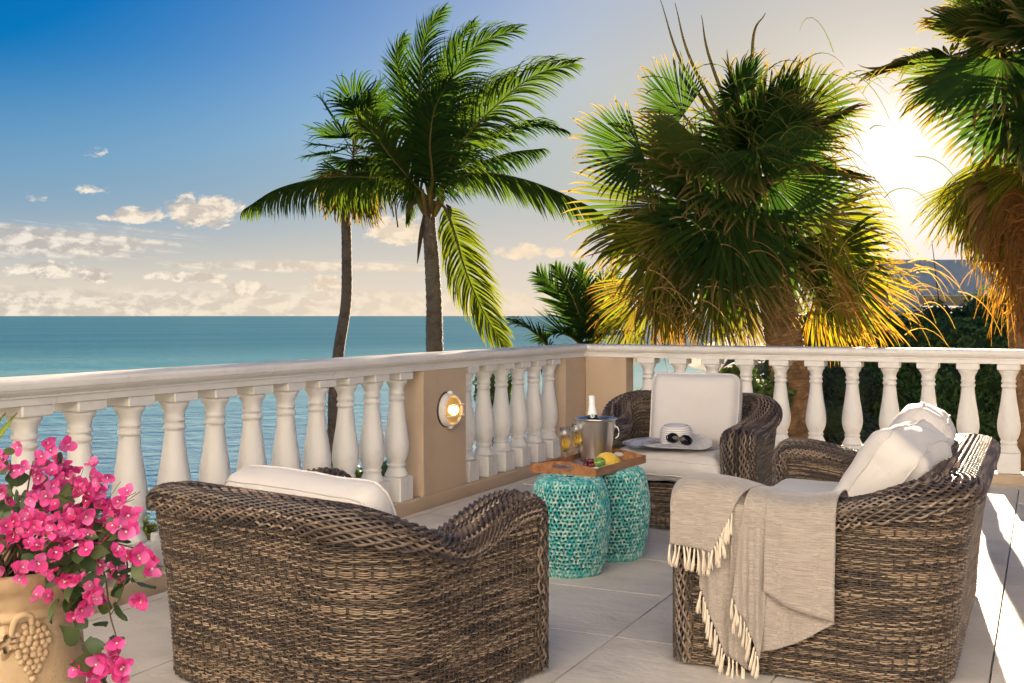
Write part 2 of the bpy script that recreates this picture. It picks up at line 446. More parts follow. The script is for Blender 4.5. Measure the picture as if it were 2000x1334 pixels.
# bulkhead lamp on the pier
lamp = empty('wall_lamp', dk(-.036, -2.44, .62), DROT)
lamp.rotation_euler = (0, R(90), 0); lamp.rotation_euler = (Euler((0, R(90), 0)).to_matrix().to_4x4()).to_euler()
lamp.rotation_euler = (Matrix.Rotation(DROT, 4, 'Z') @ Matrix.Rotation(R(90), 4, 'Y')).to_euler()
tag(lamp, 'round white caged bulkhead lamp, lit, on the tan pier', 'lamp')
M['lampwhite'] = mat('lamp_white_enamel', (.72, .68, .62), .4)
M['gasket'] = mat('dark_gasket', (.06, .045, .035), .7)
M['lglass'] = mat('amber_glass', (.95, .62, .22), .18)
t = M['lglass'].node_tree; p = t.nodes['Principled BSDF']; p.inputs['Transmission Weight'].default_value = .75; p.inputs['IOR'].default_value = 1.25
p.inputs['Emission Color'].default_value = (1, .58, .16, 1); p.inputs['Emission Strength'].default_value = .035
M['bulb'] = mat('lit_bulb', (1, .8, .5), .4); p = M['bulb'].node_tree.nodes['Principled BSDF']
p.inputs['Emission Color'].default_value = (1, .66, .25, 1); p.inputs['Emission Strength'].default_value = 1.6
V, F = lathe([(.118, .0), (.119, .006), (.114, .010)], 40); mk('gasket', V, F, M['gasket'], lamp)
V, F = lathe([(.112, .008), (.1135, .012), (.112, .045), (.106, .052), (.094, .054), (.090, .050), (.089, .02)], 40, cap=False); mk('housing', V, F, M['lampwhite'], lamp)
V, F = lathe([(.087, .03), (.086, .06), (.078, .085), (.06, .102), (.03, .110), (.002, .111)], 32, cap=False); mk('glass', V, F, M['lglass'], lamp)
V, F = lathe([(.004, .03), (.02, .034), (.03, .05), (.03, .062), (.02, .076), (.003, .082)], 16); mk('bulb', V, F, M['bulb'], lamp)
mb = MB()
for sx_ in (-.036, .036):            # two hoops across, one hoop round
    h = [(sx_, yy, .050 + .072 * math.sqrt(max(0, 1 - (yy / .1) ** 2))) for yy in np.linspace(-.099, .099, 21)]
    mb.add(*tube(h, .0042, 6))
h = [(xx, 0.0, .052 + .072 * math.sqrt(max(0, 1 - (xx / .1) ** 2))) for xx in np.linspace(-.099, .099, 21)]
mb.add(*tube(h, .0042, 6))
for s_ in (-1, 1):
    V, F = box(-.014 + s_ * .112, .014 + s_ * .112, -.016, .016, .02, .052, .003); mb.add(V, F)
mb.build('cage', M['lampwhite'], lamp)

# ------------------------------------------------------------------ villa facade added unseen behind the camera to bounce low sun onto the terrace
bounce_villa = empty('bounce_villa', dk(0, -11.6), DROT); tag(bounce_villa, 'added pale facade, unseen behind the camera, bouncing sunlight onto the terrace', 'house')
M['bounce_villa'] = mat('bounce_render', (.70, .755, .86), .8, var=(1.5, (.66, .71, .81), .45, .7), bump=[(60, .2, .01)])
M['dglass'] = mat('window_glass', (.03, .035, .04), .06)
def vb(name, x0, x1, z0, z1, m_, y0=-.35, y1=0.0, par=None): V, F = box(x0, x1, y0, y1, z0, z1, .01); return mk(name, V, F, m_, par or bounce_villa, smooth=False)
vx = [-2.0, 1.2, 3.4, 4.8, 7.0, 11.0]
for k in (0, 2, 4): vb('wall', vx[k], vx[k + 1], -1.6, 2.6, M['bounce_villa'])
vb('wall', -2.0, 11.0, 2.602, 7.2, M['bounce_villa'])
for k in (1, 3):
    d_ = vb('door', vx[k] + .002, vx[k + 1] - .002, 0, 2.598, M['plaster'], -.30, -.22); vb('pane', vx[k] + .12, (vx[k] + vx[k + 1]) / 2 - .06, .2, 2.45, M['dglass'], -.222, -.212, d_); vb('pane', (vx[k] + vx[k + 1]) / 2 + .06, vx[k + 1] - .12, .2, 2.45, M['dglass'], -.222, -.212, d_)
vb('cornice', -2.1, 11.1, 7.2, 7.45, M['plaster'], -.5, .25)
# ------------------------------------------------------------------ woven furniture
def strands(P, N, T, hh, th, disp, col):
    """flat half-round canes along axis 1 of the grid P; T is the direction across the cane; col (rows, cols, 3)"""
    r, c, _ = P.shape
    B = P + N * disp[..., None]
    V = np.stack([B + T * hh, B + T * hh * .55 + N * th, B - T * hh * .55 + N * th, B - T * hh], 2)     # r,c,4,3
    i = np.arange(r)[:, None, None]; j = np.arange(c - 1)[None, :, None]; k = np.arange(3)[None, None, :]
    a = (i * c + j) * 4 + k
    F = np.stack([a, a + 1, a + 5, a + 4], -1).reshape(-1, 4)
    C = np.repeat(col[:, :, None], 4, 2)
    return V.reshape(-1, 3), F, C.reshape(-1, 3)
CANE = np.array([(.038, .026, .018), (.076, .052, .034), (.138, .094, .060), (.215, .150, .094), (.30, .215, .138)])
def cane_cols(rows, cols, pw, seglen=40):
    k = rng.choice(len(CANE), size=(rows, cols // seglen + 2), p=pw)
    off = rng.integers(0, seglen, rows)
    idx = (np.arange(cols)[None, :] + off[:, None]) // seglen
    return CANE[np.take_along_axis(k, idx, 1)] * rng.uniform(.85, 1.15, (rows, 1, 1))
def normals(P):
    a = np.gradient(P, axis=1); b = np.gradient(P, axis=0)
    n = np.cross(a, b); return nrm(n), nrm(b)
def fine_weave(P, stake_idx, groups, amp=.0034, hh=.0029, th=.0026, flip=False, stakes=True, pw=(.24, .22, .20, .22, .12)):
    """P rows x cols; stake_idx (cols,) position in units of stakes; over one, under one, in bands"""
    N, T = normals(P)
    if flip: N = -N
    rows, cols = P.shape[:2]
    ph = groups[:, None] + 0 * stake_idx[None]
    disp = amp * np.cos(PI * (stake_idx[None] + ph))
    disp = np.sign(disp) * np.abs(disp) ** .7 * amp ** .3
    disp += rng.normal(0, .00035, (rows, 1))
    hj = hh * rng.uniform(.86, 1.06)
    V, F, C = strands(P + T * rng.normal(0, .0006, (rows, 1, 1)), N, T, hj, th, disp, cane_cols(rows, cols, pw, 26))
    mb = MB(); mb.add(V, F, C)
    if stakes:      # thin uprights the canes go round
        ks = np.arange(math.ceil(stake_idx[0]), math.floor(stake_idx[-1]) + 1)
        ci = np.array([np.argmin(abs(stake_idx - k)) for k in ks])
        PT_, NT_ = P[:, ci].transpose(1, 0, 2), N[:, ci].transpose(1, 0, 2)
        H = nrm(np.gradient(P, axis=1))[:, ci].transpose(1, 0, 2)
        for o_ in (-.0022, .0022):
            V, F, C = strands(PT_ + H * o_, NT_, H, .0016, .0014, np.full(PT_.shape[:2], .0012), np.repeat(np.repeat(CANE[3][None, None], PT_.shape[0], 0), PT_.shape[1], 1) * rng.uniform(.12, .5, (len(ks), 1, 1)))
            mb.add(V, F, C)
    return mb
def furniture(root, W, D, hf, hb, dip, fl, wt=.175, rh=.055, rho=.03, rc=.26, seat_z=.27, pitch=.0074, dipw=.65, inner=True, rise=(.20, .8)):
    z0 = .015
    A, Q, B = D - rc, PI / 2 * rc, W - 2 * rc
    L = 2 * A + 2 * Q + B; s0 = rho + rh
    def plan(s, off=0.0):
        """outline of the plan, off metres outward of it; off is followed without changing the parameter"""
        s = np.asarray(s, float); p = np.zeros(s.shape + (2,)); n_ = np.zeros_like(p)
        k1 = s < A; k2 = (s >= A) & (s < A + Q); k3 = (s >= A + Q) & (s < A + Q + B); k4 = (s >= A + Q + B) & (s < A + 2 * Q + B); k5 = s >= A + 2 * Q + B
        p[k1] = np.stack([np.full(k1.sum(), W / 2), D / 2 - s[k1]], -1); n_[k1] = (1, 0)
        a = (s[k2] - A) / rc; n_[k2] = np.stack([np.cos(a), -np.sin(a)], -1); p[k2] = np.array([W / 2 - rc, -D / 2 + rc]) + rc * n_[k2]
        p[k3] = np.stack([W / 2 - rc - (s[k3] - A - Q), np.full(k3.sum(), -D / 2)], -1); n_[k3] = (0, -1)
        a = PI / 2 + (s[k4] - A - Q - B) / rc; n_[k4] = np.stack([np.cos(a), -np.sin(a)], -1); p[k4] = np.array([-W / 2 + rc, -D / 2 + rc]) + rc * n_[k4]
        p[k5] = np.stack([np.full(k5.sum(), -W / 2), -D / 2 + rc + (s[k5] - A - 2 * Q - B)], -1); n_[k5] = (-1, 0)
        return p + n_ * np.asarray(off)[..., None], n_
    def g(s):
        d = np.minimum(s, L - s); return sstep(d, A - rise[0], A + Q * rise[1])
    def top(s):
        d = np.minimum(s, L - s); arm = hf - dip * sstep(d, .12, A * dipw + .1)
        return arm + (hb - arm) * g(s)
    def pnt(s, z, off):
        p, n_ = plan(s, off); return np.concatenate([p, np.asarray(z)[..., None]], -1)
    mats = M['wicker']
    # --- outer wall
    ds = .0056
    s = np.arange(rh - .004, L - rh + .004, ds)
    ztop = top(s) - rh + .004
    e = np.minimum(s, L - s); front = e < s0
    ztop = np.where(front, ztop - rho + np.sqrt(np.maximum(rho ** 2 - (s0 - e) ** 2, 0)), ztop)
    rows = int((hb - z0) / pitch)
    t_ = np.linspace(0, 1, rows)[:, None]
    z = np.minimum(z0 + (hb - rh + .004 - z0) * t_ + 0 * ztop[None], ztop[None] + .030)
    off = fl * g(s)[None] * np.clip(z / hb, 0, 1) ** 1.6 - .012 * (1 - g(s)[None]) * np.sin(np.clip(z / hf, 0, 1) * PI) * 0
    P = pnt(np.broadcast_to(s, z.shape), z, off)
    gr = np.zeros(rows); k = 0; ph = 0
    while k < rows:
        n_ = int(rng.choice([1, 1, 1, 1, 2, 3])); gr[k:k + n_] = ph; ph += 1; k += n_
    mb = fine_weave(P, s / .0225, gr, flip=True)
    # --- inner wall
    if inner:
        s2 = np.arange(rh, L - rh, ds * 1.15)
        zt = top(s2) - rh
        rows2 = int((hb - seat_z) / (pitch * 1.05)); t2 = np.linspace(0, 1, rows2)[:, None]
        z = seat_z - .02 + (zt[None] - seat_z + .02) * t2
        off = fl * g(s2)[None] * np.clip(z / hb, 0, 1) ** 1.6 - wt + .0
        P2 = pnt(np.broadcast_to(s2, z.shape), z, off)
        mi = fine_weave(P2, s2 / .0275, np.arange(rows2) % 2)
        for V_, F_, C_ in [(np.concatenate(mi.V), np.concatenate(mi.F4), np.concatenate(mi.C))]: mb.add(V_, F_[:, ::-1], C_)
    body = mb.build('woven_body', mats, root); body['kind'] = 'stuff'
    # --- dark board inside the walls and the roll
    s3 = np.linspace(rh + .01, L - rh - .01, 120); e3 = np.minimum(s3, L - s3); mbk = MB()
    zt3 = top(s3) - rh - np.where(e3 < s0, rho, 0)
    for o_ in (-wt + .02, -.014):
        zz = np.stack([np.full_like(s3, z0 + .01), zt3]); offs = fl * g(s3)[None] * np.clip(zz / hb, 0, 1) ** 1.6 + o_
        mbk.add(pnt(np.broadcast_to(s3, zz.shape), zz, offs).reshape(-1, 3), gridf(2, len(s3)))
    # --- heavy twill over the arms and back, down the arm fronts
    dq = .0056
    zv = hf - rh - rho
    q1 = np.arange(z0, zv, dq); qa = np.linspace(0, PI / 2, 9)
    sm = np.arange(s0, L - s0, dq)
    def sect(side):
        pass
    def frames():
        c = []; e1 = []; e2 = []
        yc = D / 2 - s0
        for sgn in (1,):
            for z_ in q1: c.append((W / 2 - wt / 2, yc + rho, z_)); e1.append((1, 0, 0)); e2.append((0, 1, 0))
            for a in qa[::-1][:-1]:
                v = np.array([0, math.sin(a), math.cos(a)]); c.append(np.array([W / 2 - wt / 2, yc, zv]) + rho * v); e1.append((1, 0, 0)); e2.append(v)
        p, n_ = plan(sm, fl * g(sm) - wt / 2); H = top(sm)
        for k in range(len(sm)):
            c.append((p[k, 0], p[k, 1], H[k] - rh)); e1.append((n_[k, 0], n_[k, 1], 0)); e2.append((0, 0, 1))
        for a in qa[1:]:
            v = np.array([0, math.sin(a), math.cos(a)]); c.append(np.array([-W / 2 + wt / 2, yc, zv]) + rho * v); e1.append((-1, 0, 0)); e2.append(v)
        for z_ in q1[::-1]: c.append((-W / 2 + wt / 2, yc + rho, z_)); e1.append((-1, 0, 0)); e2.append((0, 1, 0))
        return np.array(c, float), np.array(e1, float), np.array(e2, float)
    c, e1, e2 = frames()
    tl = nrm(np.gradient(c, axis=0))
    a_ = wt / 2 + .010
    nr = 33
    th_ = np.linspace(-.32, PI + .32, nr)[:, None, None]
    # squarer than an ellipse: flat top, round shoulders
    cx = np.sign(np.cos(th_)) * np.abs(np.cos(th_)) ** .72; sz = np.sign(np.sin(th_)) * np.abs(np.sin(th_)) ** .85
    P = c[None] + e1[None] * a_ * cx + e2[None] * rh * sz
    N = nrm(e1[None] * np.cos(th_) / a_ + e2[None] * np.sin(th_) / rh)
    T = nrm(np.cross(N, np.broadcast_to(tl[None], N.shape)))
    arc = np.concatenate([[0], np.cumsum(np.linalg.norm(np.diff(c, axis=0), axis=1))])
    nq = len(q1); per = np.where((np.arange(len(arc)) < nq) | (np.arange(len(arc)) > len(arc) - nq), .056, .029)
    gs = np.concatenate([np.zeros(nq + 8), g(sm), np.zeros(nq + 8)])[:len(arc)]; per = per + .022 * gs
    ph = np.concatenate([[0], np.cumsum(np.diff(arc) / per[1:])])[None, :] + (np.arange(nr)[:, None] * .36)
    wv = np.clip(1.25 * np.cos(2 * PI * ph) + .35, -1, 1)
    disp = .0050 * wv + rng.normal(0, .0004, (nr, 1))
    # canes lie a little askew, crossing into the next row
    skew = T * (.0046 * np.sin(2 * PI * ph))[..., None]
    col = cane_cols(nr, P.shape[1], (.24, .30, .26, .15, .05), 30) * np.array([.95, .98, 1.08])
    V, F, C = strands(P + skew, N, T, .0047, .0040, disp, col)
    mh = MB(); mh.add(V, F, C)
    roll = mh.build('woven_roll', mats, root); roll['kind'] = 'stuff'
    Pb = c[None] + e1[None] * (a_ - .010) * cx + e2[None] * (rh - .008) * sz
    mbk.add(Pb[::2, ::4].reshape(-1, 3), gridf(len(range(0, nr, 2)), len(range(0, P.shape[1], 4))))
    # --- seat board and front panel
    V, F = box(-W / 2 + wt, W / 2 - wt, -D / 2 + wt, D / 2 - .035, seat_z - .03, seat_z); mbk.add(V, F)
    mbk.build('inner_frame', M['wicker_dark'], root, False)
    xx = np.arange(-W / 2 + wt - .012, W / 2 - wt + .012, ds); rowsf = int((seat_z - z0) / pitch)
    zz = np.linspace(z0, seat_z, rowsf)
    P = np.stack([np.broadcast_to(xx[::-1], (rowsf, len(xx))), np.full((rowsf, len(xx)), D / 2 - .03), np.broadcast_to(zz[:, None], (rowsf, len(xx)))], -1)
    fp = fine_weave(P, np.arange(len(xx)) * ds / .0275, (np.arange(rowsf) // 3) % 2).build('front_panel', mats, root); fp['kind'] = 'stuff'
    for sx_ in (-1, 1):
        for yy in (-D / 2 + .12, D / 2 - .09):
            V, F = lathe([(.02, 0), (.024, .004), (.022, z0 + .012)], 12, (sx_ * (W / 2 - .10), yy, 0)); mk('foot', V, F, M['rubber'], root)
    return dict(plan=plan, top=top, g=g, L=L)

def cushion(name, w_, d_, h_, mats, puff=.35, r=.05, seed=0, wrinkle=.006, nx=26, ny=26, nzz=6, edge=.0, fold=0.0, pipe=True):
    """a boxed cushion: rounded, puffed faces, sewn seams"""
    bm = bmesh.new()
    pts = {}
    def vert(i, j, k):
        key = (i, j, k)
        if key not in pts:
            u = np.array([2 * i / nx - 1, 2 * j / ny - 1, 2 * k / nzz - 1])
            u[:2] = np.sin(u[:2] * PI / 2 * .86) / math.sin(PI / 2 * .86)
            half_ = np.array([w_, d_, h_]) / 2; p = u * half_
            core = np.clip(p, -(half_ - r), half_ - r); dlt = p - core; l = np.linalg.norm(dlt)
            mxd = np.abs(dlt).max()
            if l > 1e-9: p = core + dlt / l * mxd
            f = (1 - abs(u[0]) ** 3.0) * (1 - abs(u[1]) ** 3.0)
            p[2] += np.sign(u[2]) * abs(u[2]) * h_ / 2 * puff * f
            e = 1 - edge * (1 - abs(u[0]) ** 2) if abs(u[1]) > .9 else 1
            side = 1 + .03 * (1 - u[2] ** 2)
            p[0] *= side - edge * (1 - u[1] ** 2); p[1] *= side - edge * (1 - u[0] ** 2)
            q = Vector(p) * 4.0 + Vector((seed * 7.3, seed * 3.1, seed))
            nv = mnoise.noise_vector(q); nv2 = mnoise.noise_vector(q * 3.1)
            p += np.array(nv[:]) * wrinkle * 1.4 + np.array(nv2[:]) * wrinkle * .6
            if fold:
                s_ = math.sin((p[0] * 5 + p[1] * 9 + seed) + 3 * mnoise.noise(q * .5)); p += np.array([0, 0, fold * s_ * (.3 + .7 * (1 - abs(u[1])))])
            pts[key] = bm.verts.new(p)
        return pts[key]
    for a, b, n1_, n2_ in ((0, 1, nx, ny), (0, 2, nx, nzz), (1, 2, ny, nzz)):
        o_ = 3 - a - b; nn = (nx, ny, nzz)
        for side in (0, nn[o_]):
            for i in range(n1_):
                for j in range(n2_):
                    q = []
                    for ii, jj in ((i, j), (i + 1, j), (i + 1, j + 1), (i, j + 1)):
                        t3 = [0, 0, 0]; t3[a] = ii; t3[b] = jj; t3[o_] = side; q.append(vert(*t3))
                    bm.faces.new(q)
    bmesh.ops.recalc_face_normals(bm, faces=bm.faces[:])
    bm.verts.index_update()
    V = np.array([v.co[:] for v in bm.verts]); F = np.array([[v.index for v in f.verts] for f in bm.faces])
    loops_ = []
    if pipe:
        for k in (1, nzz - 1):
            lp = [(i, 0, k) for i in range(nx)] + [(nx, j, k) for j in range(ny)] + [(nx - i, ny, k) for i in range(nx)] + [(0, ny - j, k) for j in range(ny)]
            loops_.append(np.array([pts[q].co[:] for q in lp] + [pts[lp[0]].co[:]]))
    bm.free()
    o = mk(name, V, F, mats)
    if pipe:
        m2 = MB()
        for lp in loops_:
            ctr = lp.mean(0); dirs = nrm((lp - ctr) * np.array([1, 1, 0])); m2.add(*tube(lp + dirs * .001, .0042, 6, False))
        m2.build('seam', mats, o)
    return o

def frame(pos, yaw): return Matrix.Translation(Vector(pos)) @ Matrix.Rotation(yaw, 4, 'Z')
def put(o, base, loc, rot=(0, 0, 0)):
    o.matrix_world = base @ Matrix.Translation(Vector(loc)) @ Euler(rot).to_matrix().to_4x4()
    return o
def yaw_of(f): return math.atan2(f[1], f[0]) - PI / 2     # local +y faces f

# --- armchair seen from behind, on the left
fA = np.array([.596, .803]); nA = np.array([.803, -.596])      # facing; its right hand
WA, DA = 1.12, .86
cA = np.array([.135, 3.87]) - nA * WA / 2 - fA * DA / 2
chairA = empty('wicker_armchair', (*cA, 0), yaw_of(fA))
tag(chairA, 'brown wicker armchair in front by the pink flowers, seen from behind', 'armchair', 'wicker armchairs on the terrace')
furniture(chairA, WA, DA, .63, .675, .125, .085, rc=.22, dipw=.80, rise=(.34, .95))
FA = frame((*cA, 0), yaw_of(fA))
o = tag(put(cushion('seat_cushion', .74, .64, .17, M['canvas'], .3, .06, 1), FA, (0, .07, .36)), 'cream seat cushion of the armchair seen from behind', 'cushion')
o = tag(put(cushion('back_cushion', .70, .37, .19, M['canvas'], .25, .07, 2), FA, (-.02, -.16, .525), (R(110), 0, 0)), 'cream back cushion showing over the back of the front armchair', 'cushion')

# --- armchair facing the camera, at the far end
aB = R(22); fB = np.array([-math.sin(aB), -math.cos(aB)]); nB = np.array([math.cos(aB), -math.sin(aB)])
WB, DB = 1.03, .88
cB = np.array([1.352, 6.16]) - nB * WB / 2 - fB * DB / 2
chairB = empty('wicker_armchair', (*cB, 0), yaw_of(fB))
tag(chairB, 'grey brown wicker armchair at the far end with a sun hat on its seat', 'armchair', 'wicker armchairs on the terrace')
furniture(chairB, WB, DB, .60, .745, .0, .105, rc=.24)
FB = frame((*cB, 0), yaw_of(fB))
seatB = tag(put(cushion('seat_cushion', .67, .70, .15, M['canvas'], .32, .06, 3, .016, fold=.014), FB, (0, .105, .365), (R(1), 0, 0)), 'crumpled cream seat cushion under the sun hat', 'cushion')
backB = tag(put(cushion('back_cushion', .55, .46, .16, M['canvas'], .35, .06, 4, .005), FB, (-.07, -.12, .655), (R(105), 0, 0)), 'upright cream back cushion behind the sun hat', 'cushion')

# --- loveseat on the right
uS = np.array([.899, -.438]); vS = np.array([.438, .899])      # towards its back; along it, away from the camera
WS, DS = 1.80, .93
cS = np.array([.572, 3.94]) + uS * DS / 2 + vS * WS / 2
sofa = empty('wicker_loveseat', (*cS, 0), yaw_of(-uS))
tag(sofa, 'brown wicker loveseat on the right with a fringed throw over its near arm', 'sofa')
sofaG = furniture(sofa, WS, DS, .635, .705, .05, .085, wt=.185, dipw=.55, rise=(.30, .9))
FS = frame((*cS, 0), yaw_of(-uS))
tag(put(cushion('seat_cushion', 1.42, .70, .17, M['canvas'], .25, .06, 5, nx=44), FS, (0, .075, .375)), 'long cream seat cushion of the loveseat', 'cushion')
tag(put(cushion('back_cushion', .64, .40, .20, M['canvas'], .35, .06, 6, .015), FS, (-.28, -.225, .635), (R(122), 0, R(-5))), 'nearer of the two cream cushions leaning on the loveseat back', 'cushion')
tag(put(cushion('back_cushion', .62, .42, .19, M['canvas'], .40, .06, 8, .014), FS, (.40, -.215, .645), (R(119), R(2), R(4))), 'farther of the two cream cushions leaning on the loveseat back', 'cushion')
# ------------------------------------------------------------------ pierced ceramic stools
M['glaze'] = mat('turquoise_glaze', None, .16, attr=True, coat=.4, var=[(42, (.50, .62, .52), .60, .72, (1, 1, 1), .7), (13, (.02, .36, .36), .5, .75, (1, 1, 1), .5)], bump=[(90, .25, .004)], coord='ObjRand')
M['stool_in'] = mat('raw_clay', (.045, .035, .028), .8)
def stool(pos, seed, label):
    st = empty('garden_stool', (pos[0], pos[1], 0), seed * 1.3); tag(st, label, 'garden stool', 'turquoise ceramic stools under the tray')
    rg = np.random.default_rng(seed)
    pr = bez_smooth([(.152, .0), (.160, .012), (.166, .04), (.180, .11), (.1935, .21), (.196, .27), (.190, .34), (.176, .41), (.166, .440), (.154, .455), (.135, .460)], 120)
    arc = np.concatenate([[0], np.cumsum(np.linalg.norm(np.diff(pr, axis=0), axis=1))])
    rad = lambda a: np.interp(a, arc, pr[:, 0]); zz = lambda a: np.interp(a, arc, pr[:, 1])
    def nor(a):
        e = .002; dr = rad(a + e) - rad(a - e); dz_ = zz(a + e) - zz(a - e); return dz_, -dr
    mb = MB(); base = np.array([.035, .38, .36])
    rows = 25; pitch = arc[-1] / rows; n = 58
    V = []; Fq = []; C = []; k0 = 0
    K = 10
    corner = {}
    def crn(key, j, k, n):
        kk = (key, j, k % (2 * n))
        if kk not in corner: corner[kk] = (rg.uniform(-.42, .42), rg.uniform(-.36, .36) if j else 0.0, rg.uniform(0, 1))
        return corner[kk]
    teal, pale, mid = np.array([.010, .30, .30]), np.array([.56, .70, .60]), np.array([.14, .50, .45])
    def cells(surf, key, row, n, a0, a1, hole, off, jit, lo, hi):
        # holes between glazed ropes: neighbouring cells share their jittered corners
        nonlocal k0
        h_ = a1 - a0
        for i in range(n):
            k = 2 * i + (row % 2)
            cs = []
            for dk_, dj in ((0, 0), (1, 0), (2, 0), (2, 1), (1, 1), (0, 1)):
                du, dv, cc = crn(key, row + dj if (row + dj not in (lo, hi)) else -(row + dj + 1), k + dk_, n)
                if row + dj in (lo, hi): dv = 0
                bend = (.20 if dk_ == 1 else -.05) * (1 if dj else -1) * (0 if row + dj in (lo, hi) else 1)
                cs.append(((k + dk_ + du) / 2, row + dj + dv + (bend if (k + dk_) % 2 == (row + 1) % 2 or True else 0) * 0, cc))
            P = []; cc_ = []
            for q in range(6):
                for f in (0, .5):
                    A_, B_ = cs[q], cs[(q + 1) % 6]; P.append((A_[0] + (B_[0] - A_[0]) * f, A_[1] + (B_[1] - A_[1]) * f)); cc_.append(A_[2] if f == 0 else (A_[2] + B_[2]) / 2)
            P = np.array(P); ctr = P.mean(0); hr = hole * rg.uniform(.7, 1.15)
            for t_ in range(4):
                f = (0, .42, .92, 1.0)[t_] * (1 - hr) if t_ < 3 else (1 - hr)
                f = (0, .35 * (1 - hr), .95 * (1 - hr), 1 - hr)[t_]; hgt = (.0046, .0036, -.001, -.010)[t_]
                for q in range(12):
                    w_ = P[q] + (ctr - P[q]) * f
                    if t_ >= 2: w_ = ctr + (w_ - ctr) * (.80 + .2 * .5 / max(.3, np.hypot(*(P[q] - ctr))))
                    V.append(surf(w_[0] / n, a0 + (w_[1] - row) * h_, hgt))
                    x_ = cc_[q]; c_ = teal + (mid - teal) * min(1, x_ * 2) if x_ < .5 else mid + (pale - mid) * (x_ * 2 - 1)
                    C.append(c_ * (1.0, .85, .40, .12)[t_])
            for t_ in range(3):
                for q in range(12):
                    q2 = (q + 1) % 12; Fq.append((k0 + t_ * 12 + q, k0 + t_ * 12 + q2, k0 + (t_ + 1) * 12 + q2, k0 + (t_ + 1) * 12 + q))
            k0 += 48
    def side(u, a, h):
        nr_, nz_ = nor(a); r_ = rad(a) + nr_ / math.hypot(nr_, nz_) * h; z_ = zz(a) + nz_ / math.hypot(nr_, nz_) * h
        an = u * 2 * PI; return (r_ * math.cos(an), r_ * math.sin(an), z_)
    for r_ in range(rows):
        hole = .43 if 2 <= r_ < rows - 3 else (.26 if r_ >= 2 and r_ < rows - 2 else .03)
        cells(side, 's', r_, n, r_ * pitch, (r_ + 1) * pitch, hole, 0, 0, 0, rows)
    edges = [.135, .112, .089, .066, .043, .02]
    def topf(u, a, h):
        an = u * 2 * PI; return (a * math.cos(an), a * math.sin(an), .460 + h)
    for ei, (e0, e1_) in enumerate(zip(edges[:-1], edges[1:])):
        cells(topf, 't%d' % ei, 0, max(6, int(2 * PI * (e0 + e1_) / 2 / .022)), e0, e1_, .42, 0, 0, 0, 1)
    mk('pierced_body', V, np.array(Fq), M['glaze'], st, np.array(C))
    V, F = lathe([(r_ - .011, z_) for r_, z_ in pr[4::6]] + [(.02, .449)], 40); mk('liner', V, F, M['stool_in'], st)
    V, F = lathe([(.021, .452), (.021, .4605), (.001, .4615)], 16); mk('centre_boss', V, F, M['glaze'], st, (.035, .38, .36))
    return st
S1 = np.array([.283, 5.36]); S2 = np.array([.520, 5.705])
stool(S1, 1, 'nearer turquoise pierced ceramic stool beside the front armchair')
stool(S2, 2, 'farther turquoise pierced ceramic stool, half hidden behind the other stool')

# ------------------------------------------------------------------ tray and what stands on it
ZT = .4655
tdir = R(60); TW, TD = .60, .37
TC = np.array([.405, 5.695])
tray = empty('serving_tray', (*TC, ZT), tdir); tag(tray, 'wooden serving tray with cut-out handles across the turquoise stools', 'tray')
M['teak'] = mat('teak', (.34, .145, .055), .38, var=[(5, (.17, .06, .02), .40, .70, (1, 9, 9)), (2, (.40, .19, .075), .5, .8, (1, 4, 4))], bump=[(30, .15, .002, (1, 8, 8))], coat=.15)
M['teak_in'] = mat('pale_tray_board', (.30, .17, .10), .4, var=[(4, (.40, .25, .16), .4, .7, (1, 7, 1))])
V, F = box(-TW / 2 + .012, TW / 2 - .012, -TD / 2 + .012, TD / 2 - .012, 0, .008); mk('board', V, F, M['teak_in'], tray, smooth=False)
for sg in (-1, 1):
    V, F = box(-TW / 2 + .013, TW / 2 - .013, sg * (TD / 2 - .006) - .006, sg * (TD / 2 - .006) + .006, -.004, .036, .0015); mk('long_side', V, F, M['teak'], tray, smooth=False)
for sg in (-1, 1):         # ends rise in the middle and have a slot
    ny = 41; yy = np.linspace(-TD / 2, TD / 2, ny)
    zt = .038 + .024 * (np.cos(np.clip(yy / (TD / 2), -1, 1) * PI) * .5 + .5) ** .8
    hh_ = np.where(abs(yy) < .056, .011 * np.sqrt(np.maximum(1 - (np.maximum(abs(yy) - .045, 0) / .0112) ** 2, 0)), 0)
    zc = .034; mb = MB()
    x0, x1 = sg * (TW / 2) - .006, sg * (TW / 2) + .006
    prof2 = []
    lo = np.full(ny, -.004); ha = zc - hh_; hb_ = zc + hh_
    for x_ in (x0, x1):
        prof2.append(np.stack([np.stack([np.full(ny, x_), yy, q], -1) for q in (lo, ha, hb_, zt)], 0))
    A_, B_ = prof2
    V = np.concatenate([A_.reshape(-1, 3), B_.reshape(-1, 3)]); o_ = 4 * ny; F = []
    for k in range(ny - 1):
        for r_ in (0, 2):
            for q in (0, o_): F.append((q + r_ * ny + k, q + r_ * ny + k + 1, q + (r_ + 1) * ny + k + 1, q + (r_ + 1) * ny + k))
        for r_ in (0, 1, 2, 3):
            if r_ in (1, 2) and max(hh_[k], hh_[k + 1]) <= 0: continue
            F.append((r_ * ny + k, r_ * ny + k + 1, o_ + r_ * ny + k + 1, o_ + r_ * ny + k))
    for k in (0, ny - 1):
        for r_ in (0, 2): F.append((r_ * ny + k, (r_ + 1) * ny + k, o_ + (r_ + 1) * ny + k, o_ + r_ * ny + k))
    mk('end_with_handle', V, np.array(F), M['teak'], tray, smooth=False)
ZB = ZT + .008
M['steel'] = mat('brushed_steel', (.78, .75, .71), .30, 1.0, bump=[(14, .12, .002, (1, 1, 30))])
M['steel_in'] = mat('steel_inside', (.35, .36, .38), .3, 1.0)
BK = np.array([.448, 5.842])
